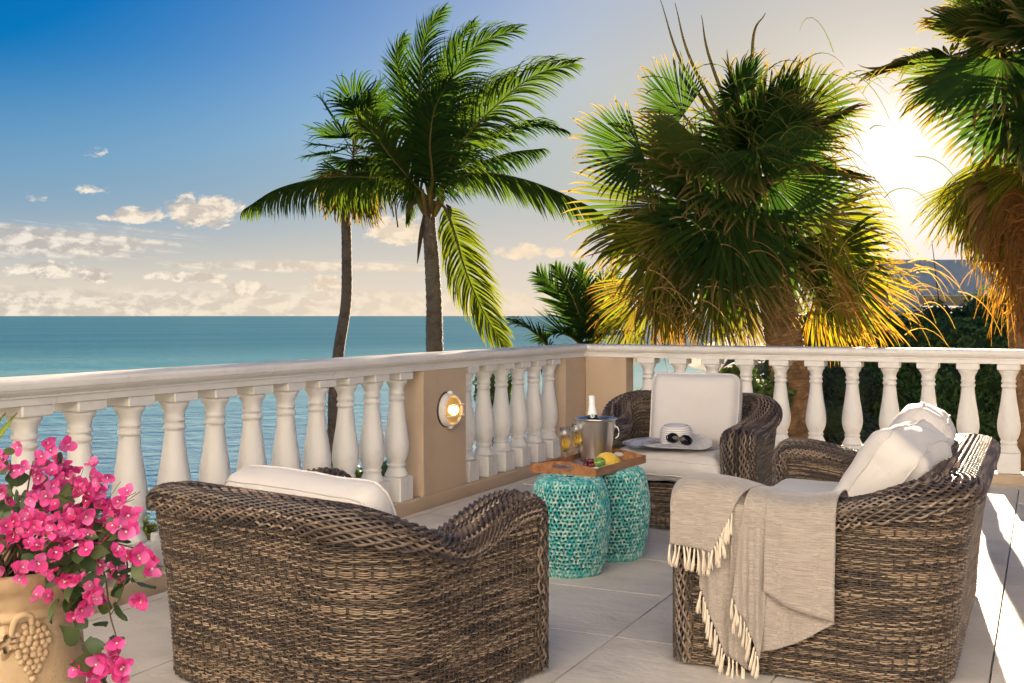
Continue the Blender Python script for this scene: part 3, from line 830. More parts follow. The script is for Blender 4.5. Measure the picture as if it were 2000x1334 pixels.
bucket = empty('ice_bucket', (*BK, ZB)); tag(bucket, 'brushed steel ice bucket holding a bottle, on the tray', 'ice bucket')
V, F = lathe([(.070, 0), (.0755, .002), (.077, .006), (.104, .215), (.1055, .222), (.112, .225), (.1145, .229), (.112, .233), (.105, .232), (.102, .226)], 48, cap=False); mk('pail', V, F, M['steel'], bucket)
V, F = lathe([(.102, .226), (.098, .17), (.075, .012), (.001, .010)], 48, cap=False); mk('inside', V, F, M['steel_in'], bucket)
V, F = lathe([(.0, .001), (.0765, .0015)], 32, cap=False); mk('base', V, F, M['steel'], bucket)
mb = MB()
for s_ in (-1, 1):
    h = [(s_ * (.1015 + .022 * math.sin(t_)), -.0, .19 - .032 + .032 * math.cos(t_)) for t_ in np.linspace(0, PI, 12)]
    mb.add(*tube(h, .0038, 8))
    V, F = lathe([(.012, -.004), (.012, .004)], 12); V = V[:, [2, 0, 1]] + np.array([s_ * .1015, 0, .19]); mb.add(V, F)
hk = mb.build('ring_handle', M['steel'], bucket); hk.rotation_euler = (0, 0, R(-12))
bottle = empty('wine_bottle', (BK[0] - .012, BK[1] + .004, ZB + .016)); tag(bottle, 'bottle with white foil neck and dark blue band standing in the ice bucket', 'bottle')
bottle.rotation_euler = (R(-3), R(-2.0), R(-8))
M['foil'] = mat('white_foil', (.80, .78, .76), .35, bump=[(60, .25, .004)]); M['navy'] = mat('navy_band', (.012, .02, .05), .35); M['seal'] = mat('pale_seal', (.45, .52, .47), .4); M['bglass'] = mat('dark_green_glass', (.012, .03, .012), .1)
V, F = lathe([(.04, 0), (.044, .006), (.044, .165), (.040, .19), (.0305, .215)], 28); mk('glass_body', V, F, M['bglass'], bottle)
V, F = lathe([(.0307, .214), (.0268, .232)], 28, cap=False); mk('band', V, F, M['navy'], bottle)
V, F = lathe([(.0272, .2315), (.0205, .262), (.0170, .282), (.0165, .292), (.0185, .296), (.0185, .302), (.0168, .306), (.0172, .322), (.0165, .329), (.012, .334), (.001, .335)], 28, cap=False); mk('foil_neck', V, F, M['foil'], bottle)
V, F = lathe([(.0118, 0), (.0118, .002), (.0098, .0028), (.0092, .0022), (.001, .0024)], 20); sl = mk('round_seal', V, F, M['seal'], bottle)
sl.matrix_local = Matrix.Translation((.003, -.0288, .2265)) @ Matrix.Rotation(R(84), 4, 'X')
mb = MB()
for a in np.linspace(-.5, .5, 5): V, F = box(-.0006, .0006, -.0045, .0045, .0022, .003); V = V @ np.array([[math.cos(a), math.sin(a), 0], [-math.sin(a), math.cos(a), 0], [0, 0, 1]]); mb.add(V, F)
mb.build('leaf_emblem', M['navy'], sl)
M['glass'] = mat('clear_glass', (.9, .9, .9), .03)      # thin clear glass: what lies behind, and a sheen that grows at the edges
t = M['glass'].node_tree; tp = t.nodes.new('ShaderNodeBsdfTransparent'); tp.inputs[0].default_value = (.96, .97, .97, 1); gl = t.nodes.new('ShaderNodeBsdfGlossy'); gl.inputs['Roughness'].default_value = .03
lw = t.nodes.new('ShaderNodeLayerWeight'); lw.inputs[0].default_value = .5; mx = t.nodes.new('ShaderNodeMixShader'); S.nt = t; t.links.new((S(lw.outputs['Facing']) ** 2.4 * .9 + .08).s, mx.inputs[0]); t.links.new(tp.outputs[0], mx.inputs[1]); t.links.new(gl.outputs[0], mx.inputs[2]); t.links.new(mx.outputs[0], t.nodes['Material Output'].inputs[0])
M['wine'] = mat('sparkling_wine', (.90, .60, .12), .02); p = M['wine'].node_tree.nodes['Principled BSDF']; p.inputs['Transmission Weight'].default_value = .94; p.inputs['IOR'].default_value = 1.33
def flute(pos, label):
    f = empty('champagne_flute', (*pos, ZB)); tag(f, label, 'glass', 'filled champagne flutes on the tray')
    outp = [(.001, 0), (.031, 0), (.0315, .0015), (.018, .004), (.006, .009), (.0042, .02), (.0042, .055), (.0065, .066), (.015, .076), (.024, .092), (.0285, .115), (.0300, .14), (.0296, .17), (.0282, .205)]
    inn = [(.0272, .205), (.0286, .17), (.029, .14), (.0275, .115), (.0225, .094), (.012, .081), (.001, .077)]
    V, F = lathe(outp + inn, 32); mk('glass', V, F, M['glass'], f)
    V, F = lathe([(.001, .0778), (.0117, .0815), (.0222, .0945), (.0272, .1155), (.0287, .14), (.0284, .163), (.001, .163)], 32, cap=False); mk('wine', V, F, M['wine'], f)
flute((.272, 5.612), 'nearer champagne flute, standing left of the other glass'); flute((.345, 5.805), 'farther champagne flute, right beside the ice bucket')
FRU = np.array([.462, 5.625])
plate = empty('plate', (*FRU, ZB), tdir); tag(plate, 'small white rectangular plate under the cut fruit', 'plate')
M['china'] = mat('white_china', (.78, .77, .74), .2)
V, F = box(-.11, .11, -.062, .062, 0, .006, .002); mk('dish', V, F, M['china'], plate)
M['pine'] = mat('pineapple_flesh', (.72, .45, .045), .45, var=[(60, (.80, .60, .16), .45, .7)], bump=[(140, .5, .004)])
rg = np.random.default_rng(3)
V, F = lathe([(.052 * math.sin(t_), .062 * math.cos(t_)) for t_ in np.linspace(.05, PI / 2, 14)], 34)
for k in range(len(V)):
    nv = mnoise.noise(Vector(V[k]) * 75); cell = abs(math.sin(V[k][0] * 190 + V[k][2] * 90) * math.sin(V[k][1] * 190 - V[k][2] * 90)); V[k] *= 1 + .05 * nv + .05 * cell
V[:, 0] *= 1.45
fr = mk('cut_pineapple', V, F, M['pine']); fr.location = (FRU[0] + .030, FRU[1] + .045, ZB + .006); fr.rotation_euler = (0, 0, R(25)); tag(fr, 'yellow cut pineapple on the fruit plate', 'pineapple')
M['green'] = mat('green_rind', (.06, .17, .02), .35, var=(30, (.32, .40, .10), .48, .56, (1, 6, 1)))
V, F = lathe([(.026 * math.sin(t_), .031 * -math.cos(t_)) for t_ in np.linspace(.05, PI - .05, 14)], 24)
o = mk('lime', V, F, M['green']); o.location = (FRU[0] - .016, FRU[1] - .055, ZB + .006 + .0255); o.rotation_euler = (R(90), 0, R(70)); tag(o, 'striped green lime in front of the pineapple', 'lime')
M['grape'] = mat('dark_grape', (.10, .008, .014), .22, coat=.3)
g0 = None
gr = empty('grape_bunch', (FRU[0] - .062, FRU[1] - .028, ZB + .006), 0); tag(gr, 'small bunch of dark red grapes beside the green lime', 'grapes')
for q in range(13):
    x, y = rg.uniform(-.03, .03), rg.uniform(-.035, .035); z = .0115 if q < 8 else .029
    if q >= 8: x *= .5; y *= .5
    if g0 is None: V, F = lathe([(.0125 * math.sin(t_), -.0125 * math.cos(t_)) for t_ in np.linspace(.03, PI - .03, 9)], 14); g0 = o = mk('grape', V, F, M['grape'], gr)
    else: o = inst(g0, 'grape', gr)
    o.location = (x, y, z)

# ------------------------------------------------------------------ hat, sunglasses, magazine on the far chair
HS = .487      # top of the crumpled seat cushion
hat_p = at(1321, 880, 6.50)
hat = empty('sun_hat', (hat_p[0], hat_p[1], HS + .012), 0); hat.rotation_euler = (R(3), R(-1.5), 0)
tag(hat, 'pale woven sun hat with a wide brim lying on the chair cushion', 'hat')
M['straw'] = mat('pale_straw', (.60, .55, .51), .8)
t = S.nt = M['straw'].node_tree; p = t.nodes['Principled BSDF']
c_ = t.nodes.new('ShaderNodeTexCoord'); sp_ = t.nodes.new('ShaderNodeSeparateXYZ'); t.links.new(c_.outputs['Object'], sp_.inputs[0])
st_ = ss(S.m('SINE', S(sp_.outputs[2]) * (2 * PI / .0125)), .2, .9)
t.links.new(mixc(st_, (.72, .68, .64), (.40, .375, .37)).s, p.inputs['Base Color'])
cr = bez_smooth([(.098, .004), (.0965, .03), (.094, .06), (.088, .085), (.072, .102), (.045, .109), (.002, .110)], 60)
cr[:, 0] += .0012 * np.sin(cr[:, 1] * 2 * PI / .0065)
V, F = lathe(cr, 40, cap=False); mk('crown', V, F, M['straw'], hat)
nr_, na = 26, 72; rr_ = np.linspace(.094, .212, nr_); aa = np.arange(na) * 2 * PI / na
Rg, Ag = np.meshgrid(rr_, aa, indexing='ij'); f_ = (Rg - .094) / .118
Zg = .004 + .010 * np.sin(2 * Ag + .6) * f_ ** 1.5 + .008 * np.sin(3 * Ag) * f_ ** 2 - .004 * f_ + .0009 * np.sin(Rg * 2 * PI / .009) + .012 * f_ ** 3 * (np.cos(Ag + 1.57) < -.5)
V = np.stack([Rg * np.cos(Ag), Rg * np.sin(Ag), Zg], -1).reshape(-1, 3)
M['straw2'] = mat('pale_straw_brim', (.70, .655, .61), .8, var=(40, (.56, .52, .48), .45, .65))
V2 = V.copy(); V2[:, 2] -= .0035
mb = MB(); mb.add(V, gridf(nr_, na, True)); mb.add(V2, gridf(nr_, na, True)); e_ = np.arange(na); mb.add(np.concatenate([V[-na:], V2[-na:]]), np.stack([e_, (e_ + 1) % na, na + (e_ + 1) % na, na + e_], 1))
mb.build('brim', M['straw2'], hat)
sg_ = empty('sunglasses', (hat_p[0] - .002, hat_p[1] - .128, HS + .047), R(-6)); sg_.rotation_euler = (R(-12), R(8), R(-10)); tag(sg_, 'large black sunglasses leaning against the hat crown', 'sunglasses')
M['lens'] = mat('black_lens', (.006, .006, .008), .12, spec=.25); M['frame'] = mat('black_frame', (.01, .009, .009), .2)
for s_ in (-1, 1):
    a = np.arange(28) * 2 * PI / 28; lx = s_ * .037 + .030 * np.sign(np.cos(a)) * abs(np.cos(a)) ** .8; lz = .0265 * np.sign(np.sin(a)) * abs(np.sin(a)) ** .85
    loop = np.stack([lx, -.004 * (abs(lx) / .06) ** 2 * -4, lz], -1); V = np.vstack([loop, [[s_ * .037, -.006, 0]]])
    F = np.stack([np.arange(28), (np.arange(28) + 1) % 28, np.full(28, 28)], 1); mk('lens', V, F, M['lens'], sg_)
    mk('rim', *tube(np.vstack([loop, loop[:1]]), .0032, 6, False), M['frame'], sg_)
    arm = bez_smooth([(s_ * .068, .012, .012), (s_ * .072, .045, .008), (s_ * .070, .09, -.004), (s_ * .062, .118, -.03)] if s_ > 9 else [(s_ * .068, .012, .012), (s_ * .074, -.02, .0), (s_ * .068, -.045, -.022), (s_ * .05, -.05, -.033)], 14)
    mk('temple', *tube(arm, .0034, 6), M['frame'], sg_)
mk('bridge', *tube(bez_smooth([(-.009, .001, .004), (0, -.003, .008), (.009, .001, .004)], 8), .003, 6), M['frame'], sg_)
mgp = at(1258, 880, 6.50)
mag = empty('magazine', (mgp[0], mgp[1] + .02, HS - .004), R(20)); mag.rotation_euler = (R(4), R(-4), R(24)); tag(mag, 'open thin magazine with photos half under the hat brim', 'magazine')
M['page'] = mat('printed_page', (.46, .45, .48), .4, var=[(14, (.10, .11, .16), .50, .60), (19, (.30, .22, .24), .55, .62)])
for k in range(3):
    nx_ = 14; xs = np.linspace(-.10, .13, nx_); V = np.array([(x, y_, .006 * k + .012 * math.sin((x + .1) / .23 * PI) * (.4 + .3 * k) + .002) for y_ in (-.085, .085) for x in xs])
    o = mk('page', V, gridf(2, nx_), M['page'], mag)
# ------------------------------------------------------------------ fringed throw over the near arm of the loveseat
M['throw'] = mat('heathered_throw', (.34, .29, .245), .92, var=[(420, (.20, .165, .13), .44, .60, (1, .03, 1), .6), (300, (.46, .41, .355), .50, .66, (1, .03, 1), .6), (300, (.24, .20, .16), .5, .7, (1, 1, .03), .35)], bump=[(260, .5, .002, (1, 1, .15)), (260, .5, .002, (1, .15, 1)), (9, .2, .01)], sheen=.3)
M['fringe'] = mat('cream_fringe', (.72, .62, .48), .9, bump=[(200, .4, .002, (1, 1, .1))])
throw = empty('throw_blanket', FS @ Vector((-WS / 2 - .02, .2, 0)), yaw_of(-uS)); tag(throw, 'grey beige fringed throw draped over the near arm of the loveseat', 'blanket')
THI = throw.matrix_basis.inverted(); bpy.context.view_layer.update()
LOC = Matrix.Translation((WS / 2 + .02, -.2, 0))     # loveseat frame -> throw frame
wtS, rhS = .185, .055; aS = wtS / 2 + .010 + .0150
def drape(tau, b, off):
    tau = np.asarray(tau, float); b = np.asarray(b, float); off = np.asarray(off, float) + 0 * b
    Ht = sofaG['top'](np.maximum(tau, .085)); zc = Ht - rhS; cx_ = -WS / 2 + wtS / 2
    arc = .26
    th = np.clip(-b / arc, 0, 1) * PI
    x_ = cx_ - (aS + off) * np.sign(np.cos(th)) * np.abs(np.cos(th)) ** .72
    z_ = zc + (rhS + .0130 + off) * np.abs(np.sin(th)) ** .85
    z_ = z_ - np.maximum(b, 0) - np.maximum(-b - arc, 0)
    front = np.maximum(.075 - tau, 0); z_ = z_ - np.where(b < .02, front ** 2 * 6, 0)
    y_ = DS / 2 - tau
    return np.stack([x_, y_, z_], -1)
def sheet(name, quad, off0, off1, seed, nu=40, nv=46, amp=.006, freq=26, curve=0.0, over=True):
    """quad: (tau, b) of top-left, top-right, bottom-left, bottom-right"""
    u, v = np.meshgrid(np.linspace(0, 1, nu), np.linspace(0, 1, nv))
    q = np.array(quad, float)
    tb = (q[0] * ((1 - u) * (1 - v))[..., None] + q[1] * (u * (1 - v))[..., None] + q[2] * ((1 - u) * v)[..., None] + q[3] * (u * v)[..., None])
    tau, b = tb[..., 0], tb[..., 1]
    tau = tau + curve * np.sin(v * PI)
    grow = np.clip(b / .25 + .25, .15, 1)
    off = off0 + (off1 - off0) * v + amp * grow * (np.sin(tau * freq * 2 + seed + 1.2 * np.sin(b * 7)) + .5 * np.sin(tau * freq * 4.3 + seed * 2.1)) * .8
    P = drape(tau, b, off)
    nzv = np.array([mnoise.noise(Vector(p_) * 6 + Vector((seed, 0, 0))) for p_ in P.reshape(-1, 3)]).reshape(nv, nu)
    P[..., 0] -= .006 * nzv * grow
    N, _ = normals(P); N = np.where((N[..., 0:1] > 0) & (b[..., None] > 0), -N, N)
    P2 = P - N * .0032
    V = np.concatenate([P.reshape(-1, 3), P2.reshape(-1, 3)]); n_ = nu * nv; F = [gridf(nv, nu), gridf(nv, nu)[:, ::-1] + n_]
    for idx in (np.arange(nu), (nv - 1) * nu + np.arange(nu), np.arange(nv) * nu, np.arange(nv) * nu + nu - 1):
        F.append(np.stack([idx[:-1], idx[1:], idx[1:] + n_, idx[:-1] + n_], 1))
    Vl = np.array([(LOC @ Vector(p_))[:] for p_ in V])
    o = mk(name, Vl, F, M['throw'], throw)
    return P
def hem(o): pass
tas = []
rg = np.random.default_rng(5)
for k in range(5):
    mb = MB(); bend = rg.uniform(-.014, .014, 2); Lt = .080
    for q in range(8):
        d0 = rg.uniform(-.0058, .0058, 2); zt_ = np.linspace(0, 1, 9)
        pth = np.stack([bend[0] * np.sin(zt_ * 2.6) + d0[0] * (zt_ ** 1.2 * 1.7 + .12 * np.sin(zt_ * 9 + q)), bend[1] * zt_ ** 2 * .6 + d0[1] * zt_ ** 1.3, -zt_ * Lt * rg.uniform(.9, 1.04)], 1)
        mb.add(*tube(pth, np.array([.0026, .0034, .0024, .0023, .0024, .0025, .0023, .0018, .0008]), 5))
    tas.append(mb)
tas_o = [None] * 5
def tassels(P, row, i0, i1, n, out_=.004, tilt=0):
    edge = P[row] if isinstance(row, int) else P[:, row[0]]
    m_ = len(edge)
    for k in range(n):
        f = (i0 + (i1 - i0) * (k + .5) / n + rg.uniform(-.3, .3) / n * (i1 - i0)) * (m_ - 1); i = int(np.clip(f, 0, m_ - 2)); p_ = edge[i] + (edge[i + 1] - edge[i]) * (f - i)
        v = rg.integers(5); l = LOC @ Vector(p_); l.x -= out_
        if tas_o[v] is None: o = tas_o[v] = tas[v].build('tassel', M['fringe'], throw)
        else: o = inst(tas_o[v], 'tassel', throw)
        o.location = l; o.rotation_euler = (rg.uniform(-.10, .10) + tilt, rg.uniform(-.02, .10), rg.uniform(0, 6.28) if False else rg.uniform(-.6, .6)); s_ = rg.uniform(.88, 1.1); o.scale = (1, 1, s_)
sheet('under_layer', [(.03, -.32), (.57, -.32), (.03, .05), (.57, .05)], .002, .002, 9.0, amp=.002)
PD = sheet('fold_behind', [(.32, .13), (.57, .24), (.325, .455), (.578, .335)], .006, .014, 1.0, amp=.005)
PB_ = sheet('hanging_corner', [(.115, .02), (.245, .02), (.115, .285), (.215, .515)], .010, .014, 2.0, amp=.008, freq=34)
PA2 = sheet('hanging_corner', [(.235, -.03), (.335, -.03), (.222, .50), (.285, .53)], .020, .016, 3.0, amp=.007, freq=40)
PA = sheet('gathered_fold', [(.305, -.30), (.395, -.30), (.240, .285), (.336, .47)], .016, .034, 4.0, amp=.011, freq=44)
PC = sheet('right_flap', [(.355, -.32), (.588, -.32), (.347, .235), (.582, .325)], .010, .040, 5.0, amp=.0035, freq=16)
PL = sheet('left_flap', [(.014, -.32), (.385, -.32), (.018, .135), (.168, .152)], .012, .040, 6.0, amp=.0045, freq=20)
tassels(PL, -1, 0.0, 1.0, 11); tassels(PL, (-1,), .66, 1.0, 9)
tassels(PB_, -1, 0, 1, 11); tassels(PA, -1, 0, 1, 11); tassels(PA2, -1, 0, 1, 5)

# ------------------------------------------------------------------ pot of bougainvillea
POT = np.array([-1.150, 2.50]); PH = .69
pot = empty('flower_pot', (*POT, 0)); tag(pot, 'ochre clay pot with a moulded bunch of grapes on its side', 'pot')
M['clay'] = mat('ochre_clay', (.47, .335, .19), .8, var=[(5, (.37, .25, .135), .42, .7), (16, (.53, .41, .27), .55, .75)], bump=[(45, .35, .006), (12, .3, .02), (160, .3, .002)])
pp = bez_smooth([(.115, 0), (.128, .012), (.128, .04), (.118, .06), (.130, .10), (.152, .18), (.163, .28), (.164, .38), (.158, .46), (.148, .52)], 40); pp[:, 1] *= 1.12
rim_ = [(.150, .522), (.156, .530), (.156, .540), (.150, .545), (.147, .552), (.152, .56), (.155, .58), (.163, .60), (.172, .61), (.178, .622), (.179, .638), (.174, .650), (.165, .655), (.156, .652), (.150, .63), (.146, .60), (.001, .598)]
rim_ = [(r_, .583 + (z - .522) * .80) for r_, z in rim_]
V, F = lathe(np.vstack([pp, rim_]), 72, cap=False); mk('body', V, F, M['clay'], pot)
soil = mk('soil', *lathe([(.1465, .647), (.10, .655), (.001, .658)], 30, cap=False), M['soil'], pot)
def potr(z): return np.interp(z, pp[:, 1], pp[:, 0])
adir = math.atan2(-POT[1], -POT[0])              # towards the camera
def onpot(da, z, h):
    a = adir + da; r_ = potr(z) + h; return np.array([r_ * math.cos(a), r_ * math.sin(a), z])
g0 = None; rg = np.random.default_rng(11)
GA = .30
beads = []
for row in range(10):
    z = .574 - row * .0122; wid = [3, 5, 6, 6, 5, 5, 4, 3, 2, 1][row]
    for k in range(wid): beads.append((GA + (k - (wid - 1) / 2) * .088 + rg.uniform(-.01, .01), z + rg.uniform(-.003, .003)))
rel = None
for da, z in beads:
    if g0 is None:
        V, F = lathe([(.0082 * math.sin(t_), -.0082 * math.cos(t_)) for t_ in np.linspace(.03, PI - .03, 8)], 12); g0 = o = mk('moulded_grape', V, F, M['clay'], pot)
    else: o = inst(g0, 'moulded_grape', pot)
    o.location = onpot(da, z, .004)
# moulded vine leaf and stalk
na = 40; a = np.linspace(-PI * .9, PI * .9, na); rl = .060 * (1 + .22 * np.cos(a * 5)) * (1 - .25 * abs(a) / PI)
V = [onpot(.0, .545, .010)]
for f in (.5, 1.0):
    for k in range(na): V.append(onpot(.0 + (-rl[k] * f * math.cos(a[k]) * .62) / .16, .545 + .7 * rl[k] * f * math.sin(a[k]) * .9, (.012 + .003 * math.cos(a[k] * 20)) if f < 1 else -.001))
F3 = [(0, 1 + k, 2 + k) for k in range(na - 1)]; F4 = [(1 + k, 2 + k, 2 + na + k, 1 + na + k) for k in range(na - 1)]
mk('moulded_leaf', V, [np.array(F4), np.array(F3)], M['clay'], pot)
st_ = bez_smooth([onpot(.02, .555, .004), onpot(.08, .592, .010), onpot(.18, .602, .010), onpot(.28, .596, .008), onpot(.30, .578, .006)], 24)
mk('moulded_stalk', *tube(st_, .007, 8), M['clay'], pot)

M['bract'] = mat('pink_bract', None, .55, attr=True, trans=(.40, (1.0, 1.0, 1.0)))
M['leafb'] = mat('bougainvillea_leaf', None, .5, attr=True, trans=(.25, (1.6, 1.7, .6)))
M['twig'] = mat('brown_twig', (.10, .065, .035), .8)
bg_ = empty('bougainvillea', (*POT, .64)); tag(bg_, 'pink flowering bougainvillea spilling over the ochre pot', 'plant')
BO = np.array([*POT, .64])
def bract_mesh(seed):
    rg = np.random.default_rng(seed); mb = MB()
    for b in range(3):
        az_ = b * 2 * PI / 3 + rg.uniform(-.3, .3); ope = rg.uniform(.35, 1.0); nl, nw = 6, 5
        V = []
        for i in range(nl):
            t_ = i / (nl - 1); wd = .0155 * math.sin(PI * min(1, t_ * .93 + .05)) ** .65 * (1.22 - .35 * t_)
            for j in range(nw):
                s_ = (j / (nw - 1) - .5) * 2
                r_ = .002 + .032 * t_ * math.sin(ope) + .004 * t_ * t_; z_ = .032 * t_ * math.cos(ope) - .006 * t_ ** 3 + .006 * s_ * s_ * (1 - .5 * t_) + .0034 * math.sin(8 * t_ + 5 * s_ + seed + b) * t_
                x_, y_ = r_, s_ * wd
                V.append((x_ * math.cos(az_) - y_ * math.sin(az_), x_ * math.sin(az_) + y_ * math.cos(az_), z_))
        c0 = np.array([(.93, .10, .40), (.86, .065, .31), (.95, .19, .49)][rg.integers(3)])
        tcol = np.repeat(np.linspace(.75, 1.05, nl), nw)[:, None] * c0 * rg.uniform(.85, 1.1)
        mb.add(V, gridf(nl, nw), tcol)
    v_, f_ = lathe([(.0012, 0), (.0014, .016), (.0034, .019), (.001, .0185)], 6); mb.add(v_ + np.array([.002, 0, .002]), f_, (.85, .78, .62))
    return mb
fl_src = [None] * 6
def leaf_mesh(seed):
    rg = np.random.default_rng(seed); nl, nw = 6, 3; V = []
    for i in range(nl):
        t_ = i / (nl - 1); wd = .021 * math.sin(PI * (t_ * .95 + .03)) ** .8 * (1.2 - .5 * t_)
        for j in range(nw):
            s_ = j - 1; V.append((s_ * wd, .052 * t_, abs(s_) * .006 - .012 * t_ * t_ * rg.uniform(.6, 1.4)))
    return np.array(V), gridf(nl, nw), np.array([(.055, .10, .035), (.045, .085, .032), (.085, .12, .04)][seed % 3])
lf_src = [None] * 3
rg = np.random.default_rng(21)
def px3(x, y, Y): return at(x, y, Y) - BO
stems = []
def stem(pts, n=26, r0=.0035):
    P = bez_smooth([np.array(p_) for p_ in pts], n); stems.append(P)
    mk('branch', *tube(P, np.linspace(r0, .0012, n), 5), M['twig'], bg_); return P
nfl = nlf = 0
def rotto(d, spin):
    q = Vector(d).to_track_quat('Z', 'Y'); return (q.to_matrix() @ Matrix.Rotation(spin, 3, 'Z')).to_euler()
def add_flower(p_, s_=1.0):
    global nfl
    v = rg.integers(6)
    if fl_src[v] is None: o = fl_src[v] = bract_mesh(int(v) + 3).build('flower', M['bract'], bg_)
    else: o = inst(fl_src[v], 'flower', bg_)
    d = np.array([rg.normal(.25, .6), -.9 + rg.normal(0, .5), rg.normal(.2, .6)])
    o.location = p_; o.rotation_euler = rotto(d, rg.uniform(0, 6)); o.scale = (s_ * rg.uniform(.8, 1.15),) * 3; nfl += 1
def add_leaf(p_, s_=1.0):
    global nlf
    v = rg.integers(3)
    if lf_src[v] is None: V, F, c = leaf_mesh(int(v)); o = lf_src[v] = mk('leaf', V, F, M['leafb'], bg_, c)
    else: o = inst(lf_src[v], 'leaf', bg_)
    d = np.array([rg.normal(0, .7), -.5 + rg.normal(0, .5), .6 + rg.normal(0, .5)])
    o.location = p_; o.rotation_euler = rotto(d, rg.uniform(0, 6.3)); o.scale = (s_ * rg.uniform(.55, 1.15),) * 3; nlf += 1
base = np.array([0, 0, .01])
tips = [((-40, 960), 2.55), ((20, 900), 2.50), ((65, 900), 2.45), ((115, 925), 2.5), ((60, 985), 2.36), ((150, 965), 2.42), ((170, 955), 2.46), ((205, 985), 2.44), ((130, 1020), 2.34), ((200, 1030), 2.4),
        ((10, 1030), 2.32), ((60, 1060), 2.30), ((120, 1080), 2.30), ((170, 1090), 2.32), ((212, 1030), 2.42), ((-20, 1080), 2.33), ((-60, 1020), 2.4), ((30, 985), 2.62), ((95, 950), 2.6), ((155, 1010), 2.6)]
for (x, y), Yd in tips:
    t3 = px3(x, y, Yd); mid = t3 * .5 + np.array([0, 0, .06]) + rg.normal(0, .015, 3)
    P = stem([base + rg.normal(0, .02, 3) * (1, 1, 0), mid, t3])
    for k in range(12): add_flower(P[-1] + rg.normal(0, 1, 3) * np.array([.033, .03, .027]), .66)
    for k in range(5): add_leaf(P[rg.integers(10, 25)] + rg.normal(0, .022, 3))
trail = [[(180, 1040), (225, 1060), (285, 1080), (292, 1118)], [(150, 1050), (200, 1110), (215, 1200), (228, 1262), (205, 1330)], [(110, 1090), (130, 1160), (150, 1230), (180, 1300), (165, 1345)], [(180, 1060), (245, 1090), (240, 1150), (217, 1200)],
         [(90, 1080), (120, 1150), (160, 1190)], [(120, 1080), (165, 1130), (178, 1150)]]
ends = [[(262, 1085), (285, 1090), (292, 1112), (255, 1040), (248, 1018)], [(226, 1255), (222, 1275), (240, 1312), (245, 1295), (195, 1300)], [(165, 1308), (195, 1290), (180, 1322), (170, 1335)], [(270, 1172), (232, 1115), (238, 1075)], [(150, 1195), (95, 1165)], [(178, 1150), (150, 1140), (185, 1165), (165, 1175)]]
for tr_, en in zip(trail, ends):
    P = stem([base + np.array([.05, -.05, .02])] + [px3(x, y, 2.36) for x, y in tr_], 40, .003)
    for x, y in en:
        for k in range(2): add_flower(px3(x + rg.normal(0, 6), y + rg.normal(0, 6), 2.34 + rg.normal(0, .02)), .78)
    for k in range(14): add_leaf(P[rg.integers(10, 40)] + rg.normal(0, .014, 3), .95)
for k in range(14):      # dry sprays sticking out of the top
    x, y = rg.uniform(120, 290), rg.uniform(915, 1010); e_ = px3(x, y, 2.45 + rg.normal(0, .05)); s0_ = e_ * .45 + np.array([0, 0, .03])
    P = bez_smooth([s0_, (s0_ + e_) / 2 + rg.normal(0, .012, 3), e_], 12); mk('twig', *tube(P, .0008, 4), M['twig'], bg_)
for (x, y) in [(40, 1108), (98, 1112), (30, 1120), (45, 1125)]: add_flower(px3(x, y, 2.30), .7)
# strap-leaved plant whose tip enters the frame on the left
yl = empty('strap_leaf_plant', (-1.60, 3.10, 0)); tag(yl, 'yellow green strap leaves at the left edge above the pink flowers', 'plant')
M['strap'] = mat('strap_leaf', (.20, .26, .03), .4, var=(8, (.42, .36, .03), .45, .65), trans=(.3, (1.3, 1.3, .5)))
for k, (x, y) in enumerate([(32, 806), (10, 806), (-40, 770), (-90, 800), (-30, 850)]):
    e_ = at(x, y, 3.05) - np.array([-1.60, 3.10, 0]); b0_ = np.array([-.06 + .02 * k, 0, .0]); md = (b0_ + e_) / 2 + np.array([-.10, 0, .15])
    P = bez_smooth([b0_, md, e_], 22); T = nrm(np.gradient(P, axis=0)); sd_ = nrm(np.cross(T, np.array([0, -1, .3]))); wd = .030 * np.sin(np.linspace(.35, PI, 22)) ** .8
    up_ = np.cross(sd_, T); V = np.stack([P - sd_ * wd[:, None], P + up_ * -.006, P + sd_ * wd[:, None]], 1).reshape(-1, 3); mk('leaf', V, gridf(22, 3), M['strap'], yl)
# ------------------------------------------------------------------ palms
M['frond'] = mat('palm_leaf', None, .6, attr=True, spec=.0, trans=(.48, (1.35, 1.45, .45)))
M['feather'] = mat('coconut_leaf', None, .6, attr=True, spec=0.0, trans=(.42, (1.3, 1.4, .45)))
M['rachis'] = mat('leaf_stalk', (.16, .13, .035), .7, spec=.0, var=(6, (.24, .15, .04), .45, .7))
M['bark'] = mat('palm_bark', (.20, .155, .115), .9, var=[(5, (.11, .08, .055), .42, .7), (18, (.28, .22, .165), .52, .7)], bump=[(14, .7, .03, (1, 1, 4)), (60, .5, .008)])
M['bark2'] = mat('fan_palm_bark', (.26, .15, .07), .9, var=[(6, (.12, .07, .035), .42, .7), (20, (.34, .21, .10), .52, .7)], bump=[(20, .7, .02)])
M['fibre'] = mat('crown_fibre', (.11, .055, .025), .95, bump=[(40, .8, .02, (1, 1, .3))])
PAL = dict(green=(.045, .085, .02), deep=(.020, .052, .016), yellow=(.22, .21, .02), olive=(.085, .10, .022), orange=(.27, .12, .03), brown=(.155, .09, .045), straw=(.36, .22, .09))
PAL = {k: np.array(v) for k, v in PAL.items()}
